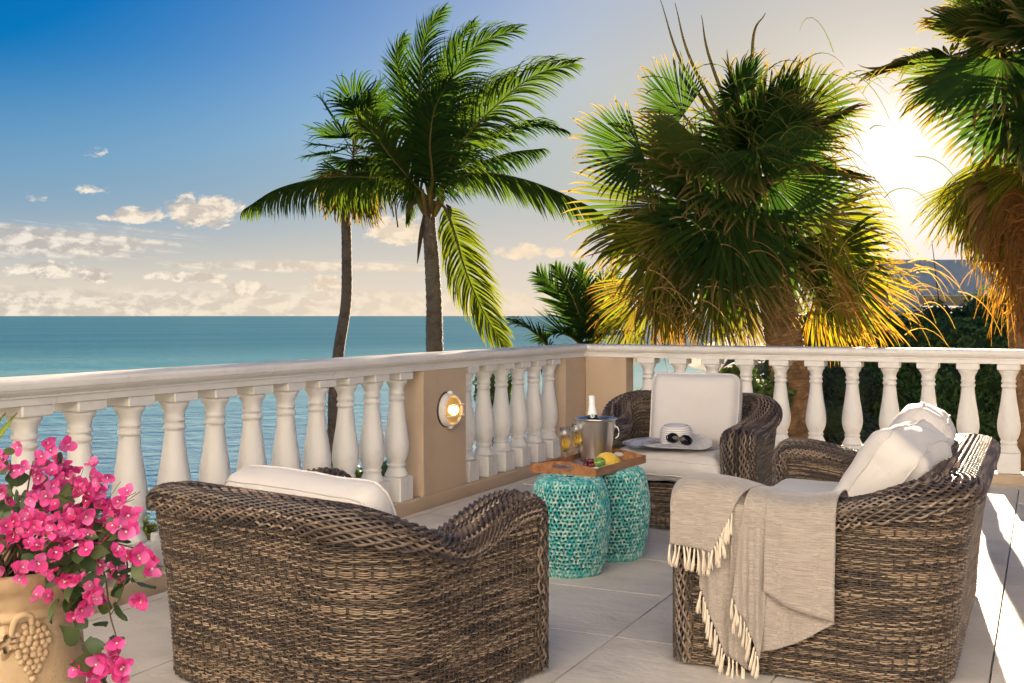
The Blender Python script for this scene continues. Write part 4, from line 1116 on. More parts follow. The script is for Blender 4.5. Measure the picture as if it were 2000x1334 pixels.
def trunk(pts, r0, r1, parent, m_, ring=.07, bump_=.05, diag=False, n=22):
    Lp = np.linalg.norm(np.diff(np.array(pts), axis=0), axis=1).sum(); k = int(Lp / ring * 3)
    P = bez_smooth(pts, k); T = nrm(np.gradient(P, axis=0)); A = nrm(np.cross(T, [0, 1., 0])); B = np.cross(T, A); a = np.arange(n) * 2 * PI / n
    t_ = np.linspace(0, 1, k); r_ = r0 + (r1 - r0) * t_ ** .8
    i = np.arange(k)[:, None]
    if diag:
        ph = (i / 3 * .8 + a[None] * n / (2 * PI) / 3.667) ; ph2 = (i / 3 * .8 - a[None] * n / (2 * PI) / 3.667)
        f = np.maximum((ph % 1), (ph2 % 1)); rad = r_[:, None] * (1 + bump_ * (f - .5) * 1.6)
    else:
        saw = (i % 3 == 0) * 1.0 - (i % 3 == 2) * .6; rad = r_[:, None] * (1 + bump_ * saw + bump_ * .5 * np.sin(a * 3 + i * .7))
    rad = rad * (1 + .02 * rng.normal(0, 1, rad.shape))
    V = (P[:, None] + rad[..., None] * (A[:, None] * np.cos(a)[None, :, None] + B[:, None] * np.sin(a)[None, :, None])).reshape(-1, 3)
    return mk('trunk', V, gridf(k, n, True), m_, parent, smooth=not diag)
def frond(parent, pts, Lmax, n=70, droop=.5, wind=.15, wid=.022, up=(0, 0, 1), cols=('green', 'deep'), yel=0.0, r0=.022, name='frond', base_bare=.14, cone=38, rg=rng, hang=0.0):
    P = bez_smooth(pts, 48); T = nrm(np.gradient(P, axis=0)); upv = np.array(up, float)
    S_ = nrm(np.cross(T, upv)); U = nrm(np.cross(S_, T))
    arc = np.concatenate([[0], np.cumsum(np.linalg.norm(np.diff(P, axis=0), axis=1))]); arc /= arc[-1]
    t_ = base_bare + (1 - base_bare) * np.linspace(0, 1, n); t_ = np.concatenate([t_, t_ + .5 / n]).clip(0, 1); sg = np.concatenate([np.ones(n), -np.ones(n)])
    ip = lambda Q: np.stack([np.interp(t_, arc, Q[:, k]) for k in range(3)], 1)
    p, T_, S2_, U_ = ip(P), nrm(ip(T)), nrm(ip(S_)), nrm(ip(U))
    lt = (t_ - base_bare) / (1 - base_bare)
    L = Lmax * np.interp(lt, [0, .12, .4, .75, .93, 1], [.45, .8, 1, .72, .42, .26]) * rg.uniform(.85, 1.08, 2 * n)
    be = R(cone) + R(28) * lt + rg.normal(0, .07, 2 * n)
    d = nrm(S2_ * (sg * np.cos(be))[:, None] + T_ * np.sin(be)[:, None] + U_ * (.28 + rg.normal(0, .12, (2 * n, 1))) + np.array([0, 0, -hang]))
    K = 6; pts_ = [p]; wv_ = []
    for k in range(K):
        wv_.append(nrm(T_ - (T_ * d).sum(1, keepdims=True) * d))
        pts_.append(pts_[-1] + d * (L / K)[:, None])
        g = droop * (.35 + .65 * k / K) * rg.uniform(.75, 1.25, (2 * n, 1))
        d = nrm(d + np.array([0, 0, -1.]) * g + np.array([wind, .0, .03]) * (.4 + k / K))
    wv_.append(wv_[-1])
    pr = np.array([.55, 1, 1, .9, .72, .45, .05]) * wid
    C0 = PAL[cols[0]] + (PAL[cols[1]] - PAL[cols[0]]) * rg.uniform(0, 1, (2 * n, 1))
    V = []; C = []
    for k in range(K + 1):
        w_ = (pr[k] * np.interp(lt, [0, .3, 1], [.9, 1, .7]))[:, None]
        V += [pts_[k] - wv_[k] * w_, pts_[k] + wv_[k] * w_]
        cc = C0 + (PAL['yellow'] - C0) * np.clip(yel * (.5 + .7 * k / K), 0, 1); C += [cc, cc]
    V = np.stack(V, 1).reshape(-1, 3); C = np.stack(C, 1).reshape(-1, 3)
    b_ = np.arange(2 * n)[:, None] * (2 * (K + 1)); q = np.arange(K)[None] * 2; a0 = b_ + q
    F = np.stack([a0, a0 + 1, a0 + 3, a0 + 2], -1).reshape(-1, 4)
    o = mk(name, V, F, M['feather'], parent, C, smooth=True)
    mk('stalk', *tube(P, np.linspace(r0, .004, 48), 6), M['rachis'], o)
    return o
def fan(parent, base, d, Lp, Rb, nseg=34, spread=112, droop=.25, tipd=.9, split=.45, cols=('green', 'deep'), tipc='straw', upref=(0, 0, 1), wind=.1, name='fan_leaf', fold=.012, rg=rng, sag=.25, r0=.016, tilt=0.0, roll=0.0):
    d = nrm(np.array(d, float)); pts = [np.array(base, float)]
    for k in range(9): pts.append(pts[-1] + d * Lp / 9); d = nrm(d + np.array([wind * .2, 0, -sag * .14]))
    P = np.array(pts); h = P[-1]
    upv = np.array(upref, float); side = np.cross(d, upv)
    if np.linalg.norm(side) < .15: side = np.cross(d, [0, -1., .2])
    side = nrm(side); up = nrm(np.cross(side, d))
    al = np.linspace(-R(spread), R(spread), nseg) + rg.normal(0, .012, nseg)
    if tilt or roll:
        d = nrm(d * math.cos(tilt) - up * math.sin(tilt)); up = nrm(np.cross(side, d)); side, up = side * math.cos(roll) + up * math.sin(roll), up * math.cos(roll) - side * math.sin(roll)
    dir_ = np.cos(al)[:, None] * d + np.sin(al)[:, None] * side + up * (.12 * (1 - np.cos(al)))[:, None]
    dir_ = nrm(dir_)
    K = 9; fr_ = np.array([0, .12, .25, .40, .52, .64, .75, .85, .93, 1.0]) * 1.08
    Rs = Rb * (1 - .22 * (abs(al) / R(spread)) ** 2) * rg.uniform(.92, 1.06, nseg)
    p = np.repeat(h[None], nseg, 0); dd = dir_.copy(); V = []; C = []
    da = 2 * R(spread) / (nseg - 1)
    C0 = PAL[cols[0]] + (PAL[cols[1]] - PAL[cols[0]]) * rg.uniform(0, 1, (nseg, 1)); CT = PAL[tipc]
    rnd = rg.uniform(.55, 1.5, (nseg, 1)); tw = rg.normal(0, .10, (nseg, 3))
    for k in range(K + 1):
        f = fr_[k] / 1.08; r_ = (Rs * f)[:, None]
        w_ = np.where(f <= split, r_ * math.tan(da / 2) * 1.02 + .001, Rs[:, None] * split * math.tan(da / 2) * np.clip((1 - f) / (1 - split), 0, 1) ** .65 + .0012)
        wv = nrm(np.cross(dd, np.broadcast_to(up, dd.shape))); nn = np.cross(wv, dd)
        V += [p - wv * w_ - nn * fold * min(1, f * 3) * (w_ / .03).clip(0, 1), p + nn * fold * .6 * min(1, f * 3) * (w_ / .03).clip(0, 1), p + wv * w_ - nn * fold * min(1, f * 3) * (w_ / .03).clip(0, 1)]
        m_ = sstep(np.array(f), .72, 1.0) * .75; cc = C0 * (1 - m_) + CT * m_; C += [cc] * 3
        if k < K:
            p = p + dd * (Rs * (fr_[k + 1] - fr_[k]))[:, None]
            g = droop * .16 * f + (tipd * .55 * rnd * max(0, f - split) if f > split else 0)
            dd = nrm(dd + np.array([0, 0, -1.]) * g + np.array([wind, 0, 0]) * f * .35 + (tw * (f > split)))
    nv = 3 * (K + 1); V = np.stack(V, 1).reshape(-1, 3); C = np.stack(C, 1).reshape(-1, 3)
    q_ = V + np.array(parent.location[:])      # leave the gap between the two crowns where the sun stands
    if parent.name.startswith('fan_palm') and (np.hypot(1000 + q_[:, 0] / q_[:, 1] * FPX - 1740, 617 - (q_[:, 2] - CAM_H) / q_[:, 1] * FPX - 297) < 24).any(): return None
    b_ = np.arange(nseg)[:, None, None] * nv; q = np.arange(K)[None, :, None] * 3; s_ = np.arange(2)[None, None]
    a0 = b_ + q + s_; F = np.stack([a0, a0 + 1, a0 + 4, a0 + 3], -1).reshape(-1, 4)
    o = mk(name, V, F, M['frond'], parent, C, smooth=False)
    mk('stalk', *tube(P, np.linspace(r0, r0 * .6, len(P)), 5), M['rachis'], o)
    return o
def place(pts, base): return [np.array(q) - base for q in pts]

# --- tall coconut palm
Dc = 22.0; hub = at(840, 392, Dc); gz = float(terr(at(852, 690, Dc)[0], Dc)) - .15
bC = np.array([at(850, 690, Dc)[0] + .1, Dc, gz]); coco = empty('coconut_palm', bC)
tag(coco, 'tall coconut palm with wind-swept feathery fronds, right of the slim palm', 'palm tree')
trunk(place([bC, at(849, 690, Dc), at(848, 600, Dc), at(843, 500, Dc), at(838, 440, Dc), hub + np.array([0, 0, -.05])], bC), .19, .125, coco, M['bark'], .075, .05)
FR = [  # control pixels with depth offsets, leaflet length, droop, up reference, yellowing
    ([(800, 362, .1), (740, 348, .3), (640, 347, .5), (545, 368, .6), (478, 408, .7)], 1.08, .50, (0, 0, 1), .12),
    ([(875, 360, -.2), (930, 338, -.3), (1020, 350, -.4), (1120, 388, -.5), (1215, 440, -.5)], 1.0, .48, (0, 0, 1), .10),
    ([(868, 405, -.3), (888, 455, -.6), (910, 530, -.8), (945, 610, -.9), (985, 675, -1.)], 1.0, .22, (0, -1, .2), .45),
    ([(836, 330, 0), (825, 230, .0), (822, 130, .0), (838, 55, .1), (868, 18, .1)], .85, .14, (0, -1, .2), 0),
    ([(850, 330, -.2), (862, 240, -.3), (880, 160, -.4), (930, 90, -.4), (1008, 58, -.4)], 1.05, .20, (0, -1, .35), .05),
    ([(862, 345, -.5), (900, 280, -.8), (960, 215, -1.), (1040, 150, -1.1), (1118, 125, -1.1)], 1.15, .30, (0, -1, .5), .12),
    ([(865, 360, .4), (905, 310, .8), (970, 268, 1.1), (1040, 245, 1.2), (1098, 256, 1.3)], .95, .38, (0, -.5, 1), .0),
    ([(810, 360, -.4), (770, 315, -.7), (730, 262, -.9), (700, 235, -.9)], .95, .34, (0, -.8, .5), .15),
    ([(825, 330, .3), (805, 240, .5), (785, 160, .6), (775, 105, .6), (790, 72, .6)], .8, .14, (0, -1, .2), .0),
    ([(850, 320, .5), (858, 220, .8), (872, 130, .9), (905, 70, .9), (925, 45, .9)], .85, .2, (0, -1, .3), .0),
    ([(845, 350, -.7), (840, 280, -1.2), (850, 210, -1.6), (880, 160, -1.8)], 1.0, .25, (0, -1, .3), .0),
    ([(860, 365, .8), (910, 330, 1.5), (990, 300, 1.9), (1060, 290, 2.1)], .85, .45, (0, 0, 1), .0),
    ([(815, 372, .9), (770, 340, 1.6), (710, 335, 1.9), (665, 350, 2.)], .85, .45, (0, 0, 1), .05),
    ([(825, 380, .8), (805, 370, 1.5), (800, 385, 1.9), (795, 430, 2.1)], .7, .5, (0, 0, 1), .1),
    ([(855, 340, .3), (890, 260, .5), (940, 190, .5), (1000, 150, .5)], 1.0, .28, (0, -1, .4), .05)]
for pts, Lm, dr, up, ye in FR:
    frond(coco, place([hub] + [at(x, y, Dc + o_) for x, y, o_ in pts], bC), Lm, 92, dr * 1.35 + .06, .17, .021, up, yel=ye, r0=.035, hang=.75 if up == (0, 0, 1) else 0)
# boots, husks and spathes at the crown
for k in range(9):
    a = k * 2.4; e_ = hub + np.array([.30 * math.cos(a), .30 * math.sin(a), .10 + .1 * (k % 3)]); P = bez_smooth(place([hub + np.array([0, 0, -.38]), hub + np.array([.16 * math.cos(a), .16 * math.sin(a), -.16]), e_], bC), 10)
    mk('leaf_base', *tube(P, np.linspace(.07, .035, 10), 7), M['rachis'], coco)
for x0, y0, x1, y1, x2, y2 in ((815, 395, 803, 400, 795, 425), (828, 420, 822, 460, 815, 515), (835, 400, 838, 415, 840, 428), (872, 400, 880, 410, 885, 430)):
    P = bez_smooth(place([at(x0, y0, Dc - .25), at(x1, y1, Dc - .35), at(x2, y2, Dc - .35)], bC), 12); mk('dry_spathe', *tube(P, .045 * np.sin(np.linspace(.4, PI - .15, 12)), 7), M['fibre'], coco)

# --- slim fan palm behind it
Ds = 25.0; hb_ = at(690, 318, Ds); bS_ = np.array([at(655, 860, Ds)[0], Ds, float(terr(at(655, 860, Ds)[0], Ds)) - .15]); slim = empty('slim_fan_palm', bS_)
tag(slim, 'slim curved fan palm left of the coconut palm with a small ragged crown', 'palm tree')
trunk(place([bS_, at(652, 800, Ds), at(661, 690, Ds), at(676, 590, Ds), at(677, 480, Ds), at(676, 390, Ds), hb_], bS_), .15, .10, slim, M['bark'], .06, .05)
rg = np.random.default_rng(31)
for k in range(32):
    f = k / 31; elv = R(88 - 140 * f); a = k * 2.399 + .4
    dv = np.array([math.cos(a) * math.cos(elv), math.sin(a) * math.cos(elv), math.sin(elv)]) + np.array([.25, 0, 0])
    old = elv < R(-22)
    fan(slim, hb_ - bS_ + np.array([0, 0, .3 * (1 - f)]), dv, (.95 if elv > .6 else .55) * rg.uniform(.8, 1.1), (.88 if not old else 1.05) * rg.uniform(.85, 1.1), 26, 100, .5 if not old else 1.2, .8, .5,
        ('brown', 'olive') if old and k % 3 else (('green', 'deep') if not old else ('brown', 'olive')), 'brown' if old else 'deep', wind=.12, name='dead_leaf' if old else 'fan_leaf', rg=rg, sag=.3 if not old else 1.5, r0=.014)
for k in range(4):
    P = bez_smooth(place([hb_ + np.array([.05, 0, -.1]), hb_ + np.array([.5 + .1 * k, -.1, -.15]), hb_ + np.array([.75 + .1 * k, -.1 * k, -.75 - .25 * k])], bS_), 12); mk('dead_stalk', *tube(P, .018, 5), M['fibre'], slim)

# --- big fan palm in front of the sun
def off_sun(tree_base, hub_l, L):
    def f(dv):
        for k in (.6, .8, 1.0, 1.2):
            p = tree_base + hub_l + nrm(dv) * L * k; x = 1000 + p[0] / p[1] * FPX; y = 617 - (p[2] - CAM_H) / p[1] * FPX
            if math.hypot(x - 1742, y - 300) < 105: return True
        return False
    return f
def fan_crown(tree, hub_l, n, seed, Rl, Rbl, e_hi, e_lo, lean=(0, 0, 0), yel_at=-15, dead_at=-48, az0=0.0, skip=None, tipd=.9):
    rg = np.random.default_rng(seed)
    for k in range(n):
        f = k / (n - 1); eld = e_hi + (e_lo - e_hi) * f ** .95 + rg.normal(0, 4); elv = R(eld); a = az0 + k * 2.39996 + rg.normal(0, .12)
        dv = np.array([math.cos(a) * math.cos(elv), math.sin(a) * math.cos(elv), math.sin(elv)]) + np.array(lean)
        if skip and skip(dv): continue
        if eld < dead_at: cols, tp = (('orange', 'brown') if rg.random() < .5 else ('brown', 'straw')), 'straw'
        elif eld < yel_at: cols, tp = (('yellow', 'olive') if rg.random() < .6 else ('olive', 'green')), 'orange'
        else: cols, tp = ('green', 'deep') if rg.random() < .7 else ('olive', 'green'), 'straw'
        old = eld < yel_at
        sc_ = 1.0 - .22 * (eld > 45)
        fan(tree, hub_l + np.array([0, 0, .35 * (1 - f)]) + .12 * dv, dv, Rl * sc_ * rg.uniform(.82, 1.12), Rbl * sc_ * rg.uniform(.9, 1.1), 38, 108 if not old else 80, .35 if not old else .8, tipd * rg.uniform(.8, 1.7), .52, cols, tp,
            wind=.10, name='dead_leaf' if eld < dead_at else 'fan_leaf', rg=rg, sag=.35 + .45 * f, fold=.028, tilt=R(rg.uniform(0, 38)) * (1 if eld < 65 else .3), roll=R(rg.normal(0, 30)))
Df = 13.0; hubF = at(1478, 452, Df); bF = np.array([at(1550, 860, Df)[0] + .05, Df, float(terr(at(1550, 860, Df)[0], Df)) - .15]); fanp = empty('fan_palm', bF)
tag(fanp, 'big shaggy fan palm beyond the far balustrade, left of the sun', 'palm tree')
trunk(place([bF, at(1552, 850, Df), at(1540, 720, Df), at(1522, 610, Df), at(1500, 520, Df), hubF], bF), .24, .19, fanp, M['bark2'], .085, .10, True)
fan_crown(fanp, hubF - bF, 28, 5, .88, 1.2, 84, 2, (.0, .10, 0), skip=off_sun(bF, hubF - bF, 1.75))
rg = np.random.default_rng(77)
for hx, hy_, tx, ty, oh, ot, c_, spr, tpd in (      # leaves one can tell apart: where the blade starts, where it points
        (1310, 402, 1165, 500, -.5, -.8, ('olive', 'green'), 85, 1.0), (1318, 446, 1235, 575, -.7, -1.0, ('olive', 'yellow'), 70, 1.2), (1418, 462, 1428, 640, -.8, -1.1, ('green', 'olive'), 75, .7), (1285, 545, 1195, 655, -.3, -.5, ('yellow', 'brown'), 55, 1.0),
        (1395, 570, 1375, 680, -.2, -.3, ('olive', 'yellow'), 50, .8), (1510, 380, 1745, 450, -.6, -.9, ('green', 'olive'), 80, 1.3), (1625, 515, 1750, 640, -.5, -.6, ('orange', 'yellow'), 52, .5), (1600, 560, 1635, 685, .1, .1, ('yellow', 'orange'), 45, .8),
        (1255, 300, 1135, 300, -.6, -.9, ('green', 'deep'), 88, 1.2), (1335, 225, 1260, 150, -.5, -.7, ('green', 'deep'), 85, 1.0), (1560, 225, 1660, 160, -.3, -.3, ('green', 'olive'), 85, 1.3), (1390, 300, 1330, 330, -.9, -1.6, ('green', 'olive'), 95, 1.3),
        (1480, 290, 1560, 330, -.9, -1.7, ('deep', 'green'), 95, 1.5), (1440, 190, 1430, 120, -.5, -.9, ('green', 'deep'), 95, 1.0), (1600, 330, 1720, 330, .3, .5, ('green', 'deep'), 80, 1.4), (1330, 590, 1310, 690, .5, .6, ('brown', 'orange'), 48, 1.0), (1240, 600, 1190, 690, .3, .3, ('yellow', 'olive'), 40, .8), (1600, 260, 1712, 222, -.2, -.3, ('olive', 'green'), 70, 1.4), (1640, 370, 1775, 405, .2, .2, ('olive', 'green'), 75, 1.5), (1600, 420, 1735, 500, -.5, -.6, ('olive', 'yellow'), 60, 1.3), (1450, 590, 1465, 690, .6, .7, ('brown', 'olive'), 40, .8)):
    h_ = at(hx, hy_, Df + oh) - bF; tpt = at(tx, ty, Df + ot) - bF; h0 = hubF - bF; d0 = nrm(tpt - h_); Lp_ = np.linalg.norm(h_ - h0)
    ol = c_[0] in ('orange', 'brown', 'yellow')
    o = fan(fanp, h_ - d0 * .02, d0, .02, np.linalg.norm(tpt - h_) * 1.12, 38, spr, .5 if ol else .3, tpd, .55, c_, 'orange' if ol else 'straw', (.1, -1, .45), wind=.06, name='dead_leaf' if c_[0] in ('orange', 'brown') else 'fan_leaf', rg=rg, sag=0, fold=.026)
    if o: mk('stalk', *tube(bez_smooth([h0, (h0 + h_) / 2 + np.array([0, 0, .12]), h_], 12), np.linspace(.024, .013, 12), 6), M['rachis'], o)
for k in range(26):      # old leaf bases round the top of the trunk
    a = k * 2.4; zz_ = -.55 + .03 * k; e_ = hubF + np.array([(.42 - .006 * k) * math.cos(a), (.42 - .006 * k) * math.sin(a), zz_ + .22]); P = bez_smooth(place([hubF + np.array([.10 * math.cos(a) + .03 * (zz_ + .5), .10 * math.sin(a), zz_ - .05]), hubF + np.array([.26 * math.cos(a), .26 * math.sin(a), zz_ + .02]), e_], bF), 8)
    mk('leaf_base', *tube(P, np.linspace(.05, .018, 8), 6), M['fibre'] if k % 3 else M['rachis'], fanp)
for x, y, x2, y2 in ((1340, 140, 1290, 0), (1355, 130, 1318, 5), (1390, 125, 1370, 30), (1470, 90, 1495, 25)):      # closed spear leaves
    P = bez_smooth(place([hubF + np.array([0, 0, .6]), at(x, y, Df), at(x2, y2, Df)], bF), 20); mk('spear_leaf', *tube(P, np.linspace(.035, .004, 20), 5), M['rachis'], fanp)
def strands_hang(tree, pts, base_l, n, L, seed, col, spreadx):
    """dry leaf threads hanging in the crown"""
    rg = np.random.default_rng(seed); mb = MB()
    for k in range(n):
        p = pts[rg.integers(len(pts))] + rg.normal(0, 1, 3) * spreadx; d = nrm(np.array([rg.normal(.55, .5), rg.normal(-.3, .4), rg.normal(.15, .4)])); l = L * rg.uniform(.5, 1.3); P = [p]
        for q in range(7): P.append(P[-1] + d * l / 7); d = nrm(d + np.array([.05, 0, -.33]))
        P = np.array(P); w_ = np.array([0, 0, 0.0]); T = nrm(np.gradient(P, axis=0)); s_ = nrm(np.cross(T, [0.3, -1, .2])) * (.007 * np.linspace(1, .3, 8))[:, None]
        mb.add(np.stack([P - s_, P + s_], 1).reshape(-1, 3), gridf(8, 2), PAL[col] * rg.uniform(.6, 1.3))
    o = mb.build('dry_threads', M['frond'], tree); o['kind'] = 'stuff'
cl = [at(1330 + 40 * i, 250 + 30 * (i % 4), Df - 1.1 - .15 * (i % 3)) - bF for i in range(8)]
strands_hang(fanp, cl, None, 170, .75, 4, 'olive', np.array([.5, .35, .45]))
strands_hang(fanp, [at(1250 + 60 * i, 560, Df - .7) - bF for i in range(9)], None, 200, .6, 6, 'straw', np.array([.3, .4, .3]))

# --- fan palm at the right edge with a skirt of dead leaves
Dr = 11.5; hubR = at(2030, 215, Dr); bR = np.array([at(2010, 700, Dr)[0], Dr, float(terr(at(2010, 700, Dr)[0], Dr)) - .15]); rp = empty('fan_palm', bR)
tag(rp, 'fan palm at the right edge of the photo with a hanging skirt of dead leaves', 'palm tree')
trunk(place([bR, at(2012, 700, Dr), at(2014, 450, Dr), hubR], bR), .22, .18, rp, M['bark2'], .085, .10, True)
fan_crown(rp, hubR - bR, 60, 9, .78, 1.05, 84, -55, (-.05, -.1, 0), -20, -45, 1.0, skip=off_sun(bR, hubR - bR, 1.5))
rg = np.random.default_rng(78)
for x, y, o_, c_ in ((1960, 330, -.45, ('brown', 'orange')), (1985, 380, -.5, ('brown', 'straw')), (1940, 400, -.3, ('straw', 'brown')), (1975, 440, -.55, ('orange', 'brown')), (1960, 470, -.4, ('brown', 'orange')), (2000, 470, -.6, ('orange', 'straw')), (1925, 300, 0, ('olive', 'brown')), (2030, 460, -.6, ('orange', 'brown')), (2060, 420, -.4, ('brown', 'straw')), (1900, 280, .1, ('olive', 'yellow'))):
    dv = at(x + 28, y, Dr + o_) - hubR; fan(rp, hubR - bR + np.array([0, 0, -.1]), dv, np.linalg.norm(dv) * .9, 1.05, 34, 27, 2.6, 1.2, .35, c_, 'orange', (0, -1, .3), wind=.0, name='dead_leaf', rg=rg, sag=.3, fold=.02)
for hx, hy_, tx, ty, oh, ot, c_, spr in ((1868, 150, 1765, 170, -.2, -.3, ('olive', 'green'), 62), (1890, 285, 1805, 352, -.2, -.3, ('olive', 'green'), 55), (1900, 345, 1850, 470, -.3, -.3, ('olive', 'yellow'), 45), (1900, 60, 1850, 20, 0, 0, ('green', 'olive'), 75)):
    h_ = at(hx, hy_, Dr + oh) - bR; tpt = at(tx, ty, Dr + ot) - bR; h0 = hubR - bR; d0 = nrm(tpt - h_)
    o = fan(rp, h_ - d0 * .02, d0, .02, np.linalg.norm(tpt - h_) * 1.15, 34, spr, .3, 1.2, .5, c_, 'straw', (.1, -1, .5), wind=-.03, rg=rg, sag=0, fold=.024)
    if o: mk('stalk', *tube(bez_smooth([h0, (h0 + h_) / 2 + np.array([0, 0, .08]), h_], 10), np.linspace(.022, .012, 10), 6), M['rachis'], o)
strands_hang(rp, [at(1985 + 10 * (i % 3), 380 + 25 * i, Dr - .5) - bR for i in range(9)], None, 260, .6, 8, 'orange', np.array([.12, .15, .15]))

# --- young coconut palms just beyond the corner
Dy = 15.0; hubY = at(1150, 700, Dy); bY = np.array([hubY[0], Dy, float(terr(hubY[0], Dy)) - .1]); yp = empty('young_palm', bY)
tag(yp, 'young green palm whose feathery fronds rise behind the corner of the balustrade', 'palm tree')
trunk(place([bY, hubY + np.array([0, 0, -.1])], bY), .13, .10, yp, M['bark'], .07, .05)
for pts, Lm, up in (([(1125, 640, 0), (1095, 580, 0), (1050, 535, 0)], .5, (0, -1, .3)), ([(1140, 640, 0), (1115, 575, -.2), (1085, 522, -.2)], .42, (0, -1, .2)), ([(1150, 640, 0), (1145, 570, .2), (1130, 520, .2)], .42, (0, -1, .2)),
                    ([(1165, 640, -.2), (1185, 590, -.4), (1225, 560, -.5)], .55, (0, -1, .4)), ([(1175, 660, -.2), (1215, 630, -.4), (1275, 620, -.5)], .55, (0, -.4, 1)), ([(1125, 665, -.2), (1090, 650, -.4), (1060, 665, -.5)], .6, (0, -.4, 1)), ([(1160, 630, .4), (1180, 560, .6), (1200, 530, .6)], .45, (0, -1, .2)), ([(1140, 690, -.6), (1130, 690, -1.), (1120, 720, -1.3)], .6, (0, 0, 1))):
    frond(yp, place([hubY] + [at(x, y, Dy + o_) for x, y, o_ in pts], bY), Lm, 46, .16, .08, .016, up, r0=.02, base_bare=.2)
D2 = 13.0; h2 = at(1085, 705, D2); b2 = np.array([h2[0], D2, float(terr(h2[0], D2)) - .1]); y2 = empty('young_palm', b2)
tag(y2, 'low young palm sending one sunlit arching frond over the handrail near the corner', 'palm tree')
trunk(place([b2, h2], b2), .10, .08, y2, M['bark'], .07, .05)
for pts in ([(1062, 668, 0), (1030, 640, 0), (1003, 628, 0)], [(1100, 720, -.2), (1130, 730, -.3), (1160, 770, -.4)], [(1060, 720, -.2), (1020, 725, -.3), (990, 760, -.4)], [(1085, 690, .5), (1080, 690, .9), (1078, 715, 1.2)]):
    frond(y2, place([h2] + [at(x, y, D2 + o_) for x, y, o_ in pts], b2), .42, 34, .35, .05, .014, (0, 0, 1), r0=.016)

# ------------------------------------------------------------------ leafy masses
def leaf_cloud(n, sampler, size, cols, seed, up=.3):
    rg = np.random.default_rng(seed); P, Nn = sampler(rg, n)
    d = nrm(Nn + rg.normal(0, .8, (n, 3)) + np.array([0, 0, up])); a = nrm(np.cross(d, rg.normal(0, 1, (n, 3)))); b = np.cross(d, a)
    s_ = size * rg.uniform(.6, 1.35, (n, 1)); V = np.stack([P - a * s_, P - b * s_ * .5 + d * s_ * .12, P + a * s_, P + b * s_ * .5 + d * s_ * .12], 1).reshape(-1, 3)
    k = rg.uniform(0, 1, (n, 1)); C = np.array(cols[0]) * (1 - k) + np.array(cols[1]) * k; C = C * rg.uniform(.7, 1.3, (n, 1))
    i = np.arange(n)[:, None] * 4; F = np.concatenate([i + np.array([0, 1, 2]), i + np.array([0, 2, 3])])
    return V, F, np.repeat(C, 4, 0)
M['leaf'] = mat('shrub_leaf', None, .5, attr=True, spec=.2, trans=(.12, (1.5, 1.6, .6)))
M['core'] = mat('shrub_inner_twigs', (.05, .085, .028), .95)
def blob_sampler(blobs):
    bl = np.array(blobs)
    def f(rg, n):
        w_ = (bl[:, 3] * bl[:, 5]); i = rg.choice(len(bl), n, p=w_ / w_.sum()); v = nrm(rg.normal(0, 1, (n, 3))); r_ = rg.uniform(.72, 1.04, (n, 1)) ** .6
        lump = 1 + .12 * np.sin(v[:, :1] * 7 + i[:, None]) * np.sin(v[:, 2:] * 8 + i[:, None] * 2)
        return bl[i, :3] + v * bl[i, 3:6] * r_ * lump, v
    return f
def shrub(name, base, blobs, n, size, cols, seed, label, cat, group=None, stemr=.05):
    o = empty(name, base); tag(o, label, cat, group)
    bl = [tuple(np.array(b[:3]) - base) + tuple(b[3:]) for b in blobs]
    V, F, C = leaf_cloud(n, blob_sampler(bl), size, cols, seed); f_ = mk('foliage', V, F, M['leaf'], o, C, smooth=False); f_['kind'] = 'stuff'
    mb = MB()
    for b in bl:
        V, F = lathe([(.74 * math.sin(t_), -.74 * math.cos(t_)) for t_ in np.linspace(.05, PI - .05, 8)], 12); mb.add(V * np.array(b[3:6]) + np.array(b[:3]), F)
    mb.build('inner_twigs', M['core'], o)
    c0 = np.mean([b[:3] for b in bl], 0); mk('stem', *tube(bez_smooth([(0, 0, -.1), c0 * .5, c0], 10), np.linspace(stemr, stemr * .5, 10), 7), M['bark'], o)
    return o
def gr(x, y): return float(terr(x, y))
DG = ((.11, .21, .055), (.16, .26, .065)); MG = ((.05, .10, .03), (.11, .16, .035)); YG = ((.14, .18, .02), (.28, .26, .03))
# long ivy hedge on the right, with taller lumps behind it
hx0, hx1, hy = 5.7, 14.0, 21.0
bl = []
rg = np.random.default_rng(41)
for x in np.arange(hx0, hx1, .62):
    for z in (-1.2, -.5, .2, .75):
        bl.append((x + rg.normal(0, .1), hy + rg.normal(0, .12), z + rg.normal(0, .1), .62, .6, .55))
shrub('ivy_hedge', np.array([9.8, hy, gr(9.8, hy)]), bl, 46000, .062, DG, 42, 'long dark green ivy hedge beyond the far balustrade on the right', 'hedge')
for i, (x, y, Y_, rx_, rz_, cols, n, lab) in enumerate([
        (1860, 640, 22.5, .8, .75, MG, 5200, 'rounded bush with sunlit top leaves just below the building opening'), (1925, 630, 23, .85, .95, DG, 5200, 'taller dark bush right of the building opening, behind the palm skirt'),
        (1990, 640, 23.5, .9, 1.0, DG, 4200, 'dark bush at the right edge behind the hanging palm skirt'), (1790, 668, 22.8, .55, .5, DG, 2500, 'low dark bush under the left end of the building opening')]):
    c = at(x, y, Y_); b = np.array([c[0], Y_, gr(c[0], Y_)])
    bls = [(c[0] + rg.normal(0, rx_ * .35), Y_ + rg.normal(0, .3), c[2] - .25 + rg.normal(0, rz_ * .3), rx_ * .62, rx_ * .6, rz_ * .6) for _ in range(8)] + [(c[0], Y_, c[2] - 1.2, rx_, rx_ * .8, 1.0)]
    shrub('bush', b, bls, n, .055, cols, 50 + i, lab, 'bush', 'bushes along the hedge')
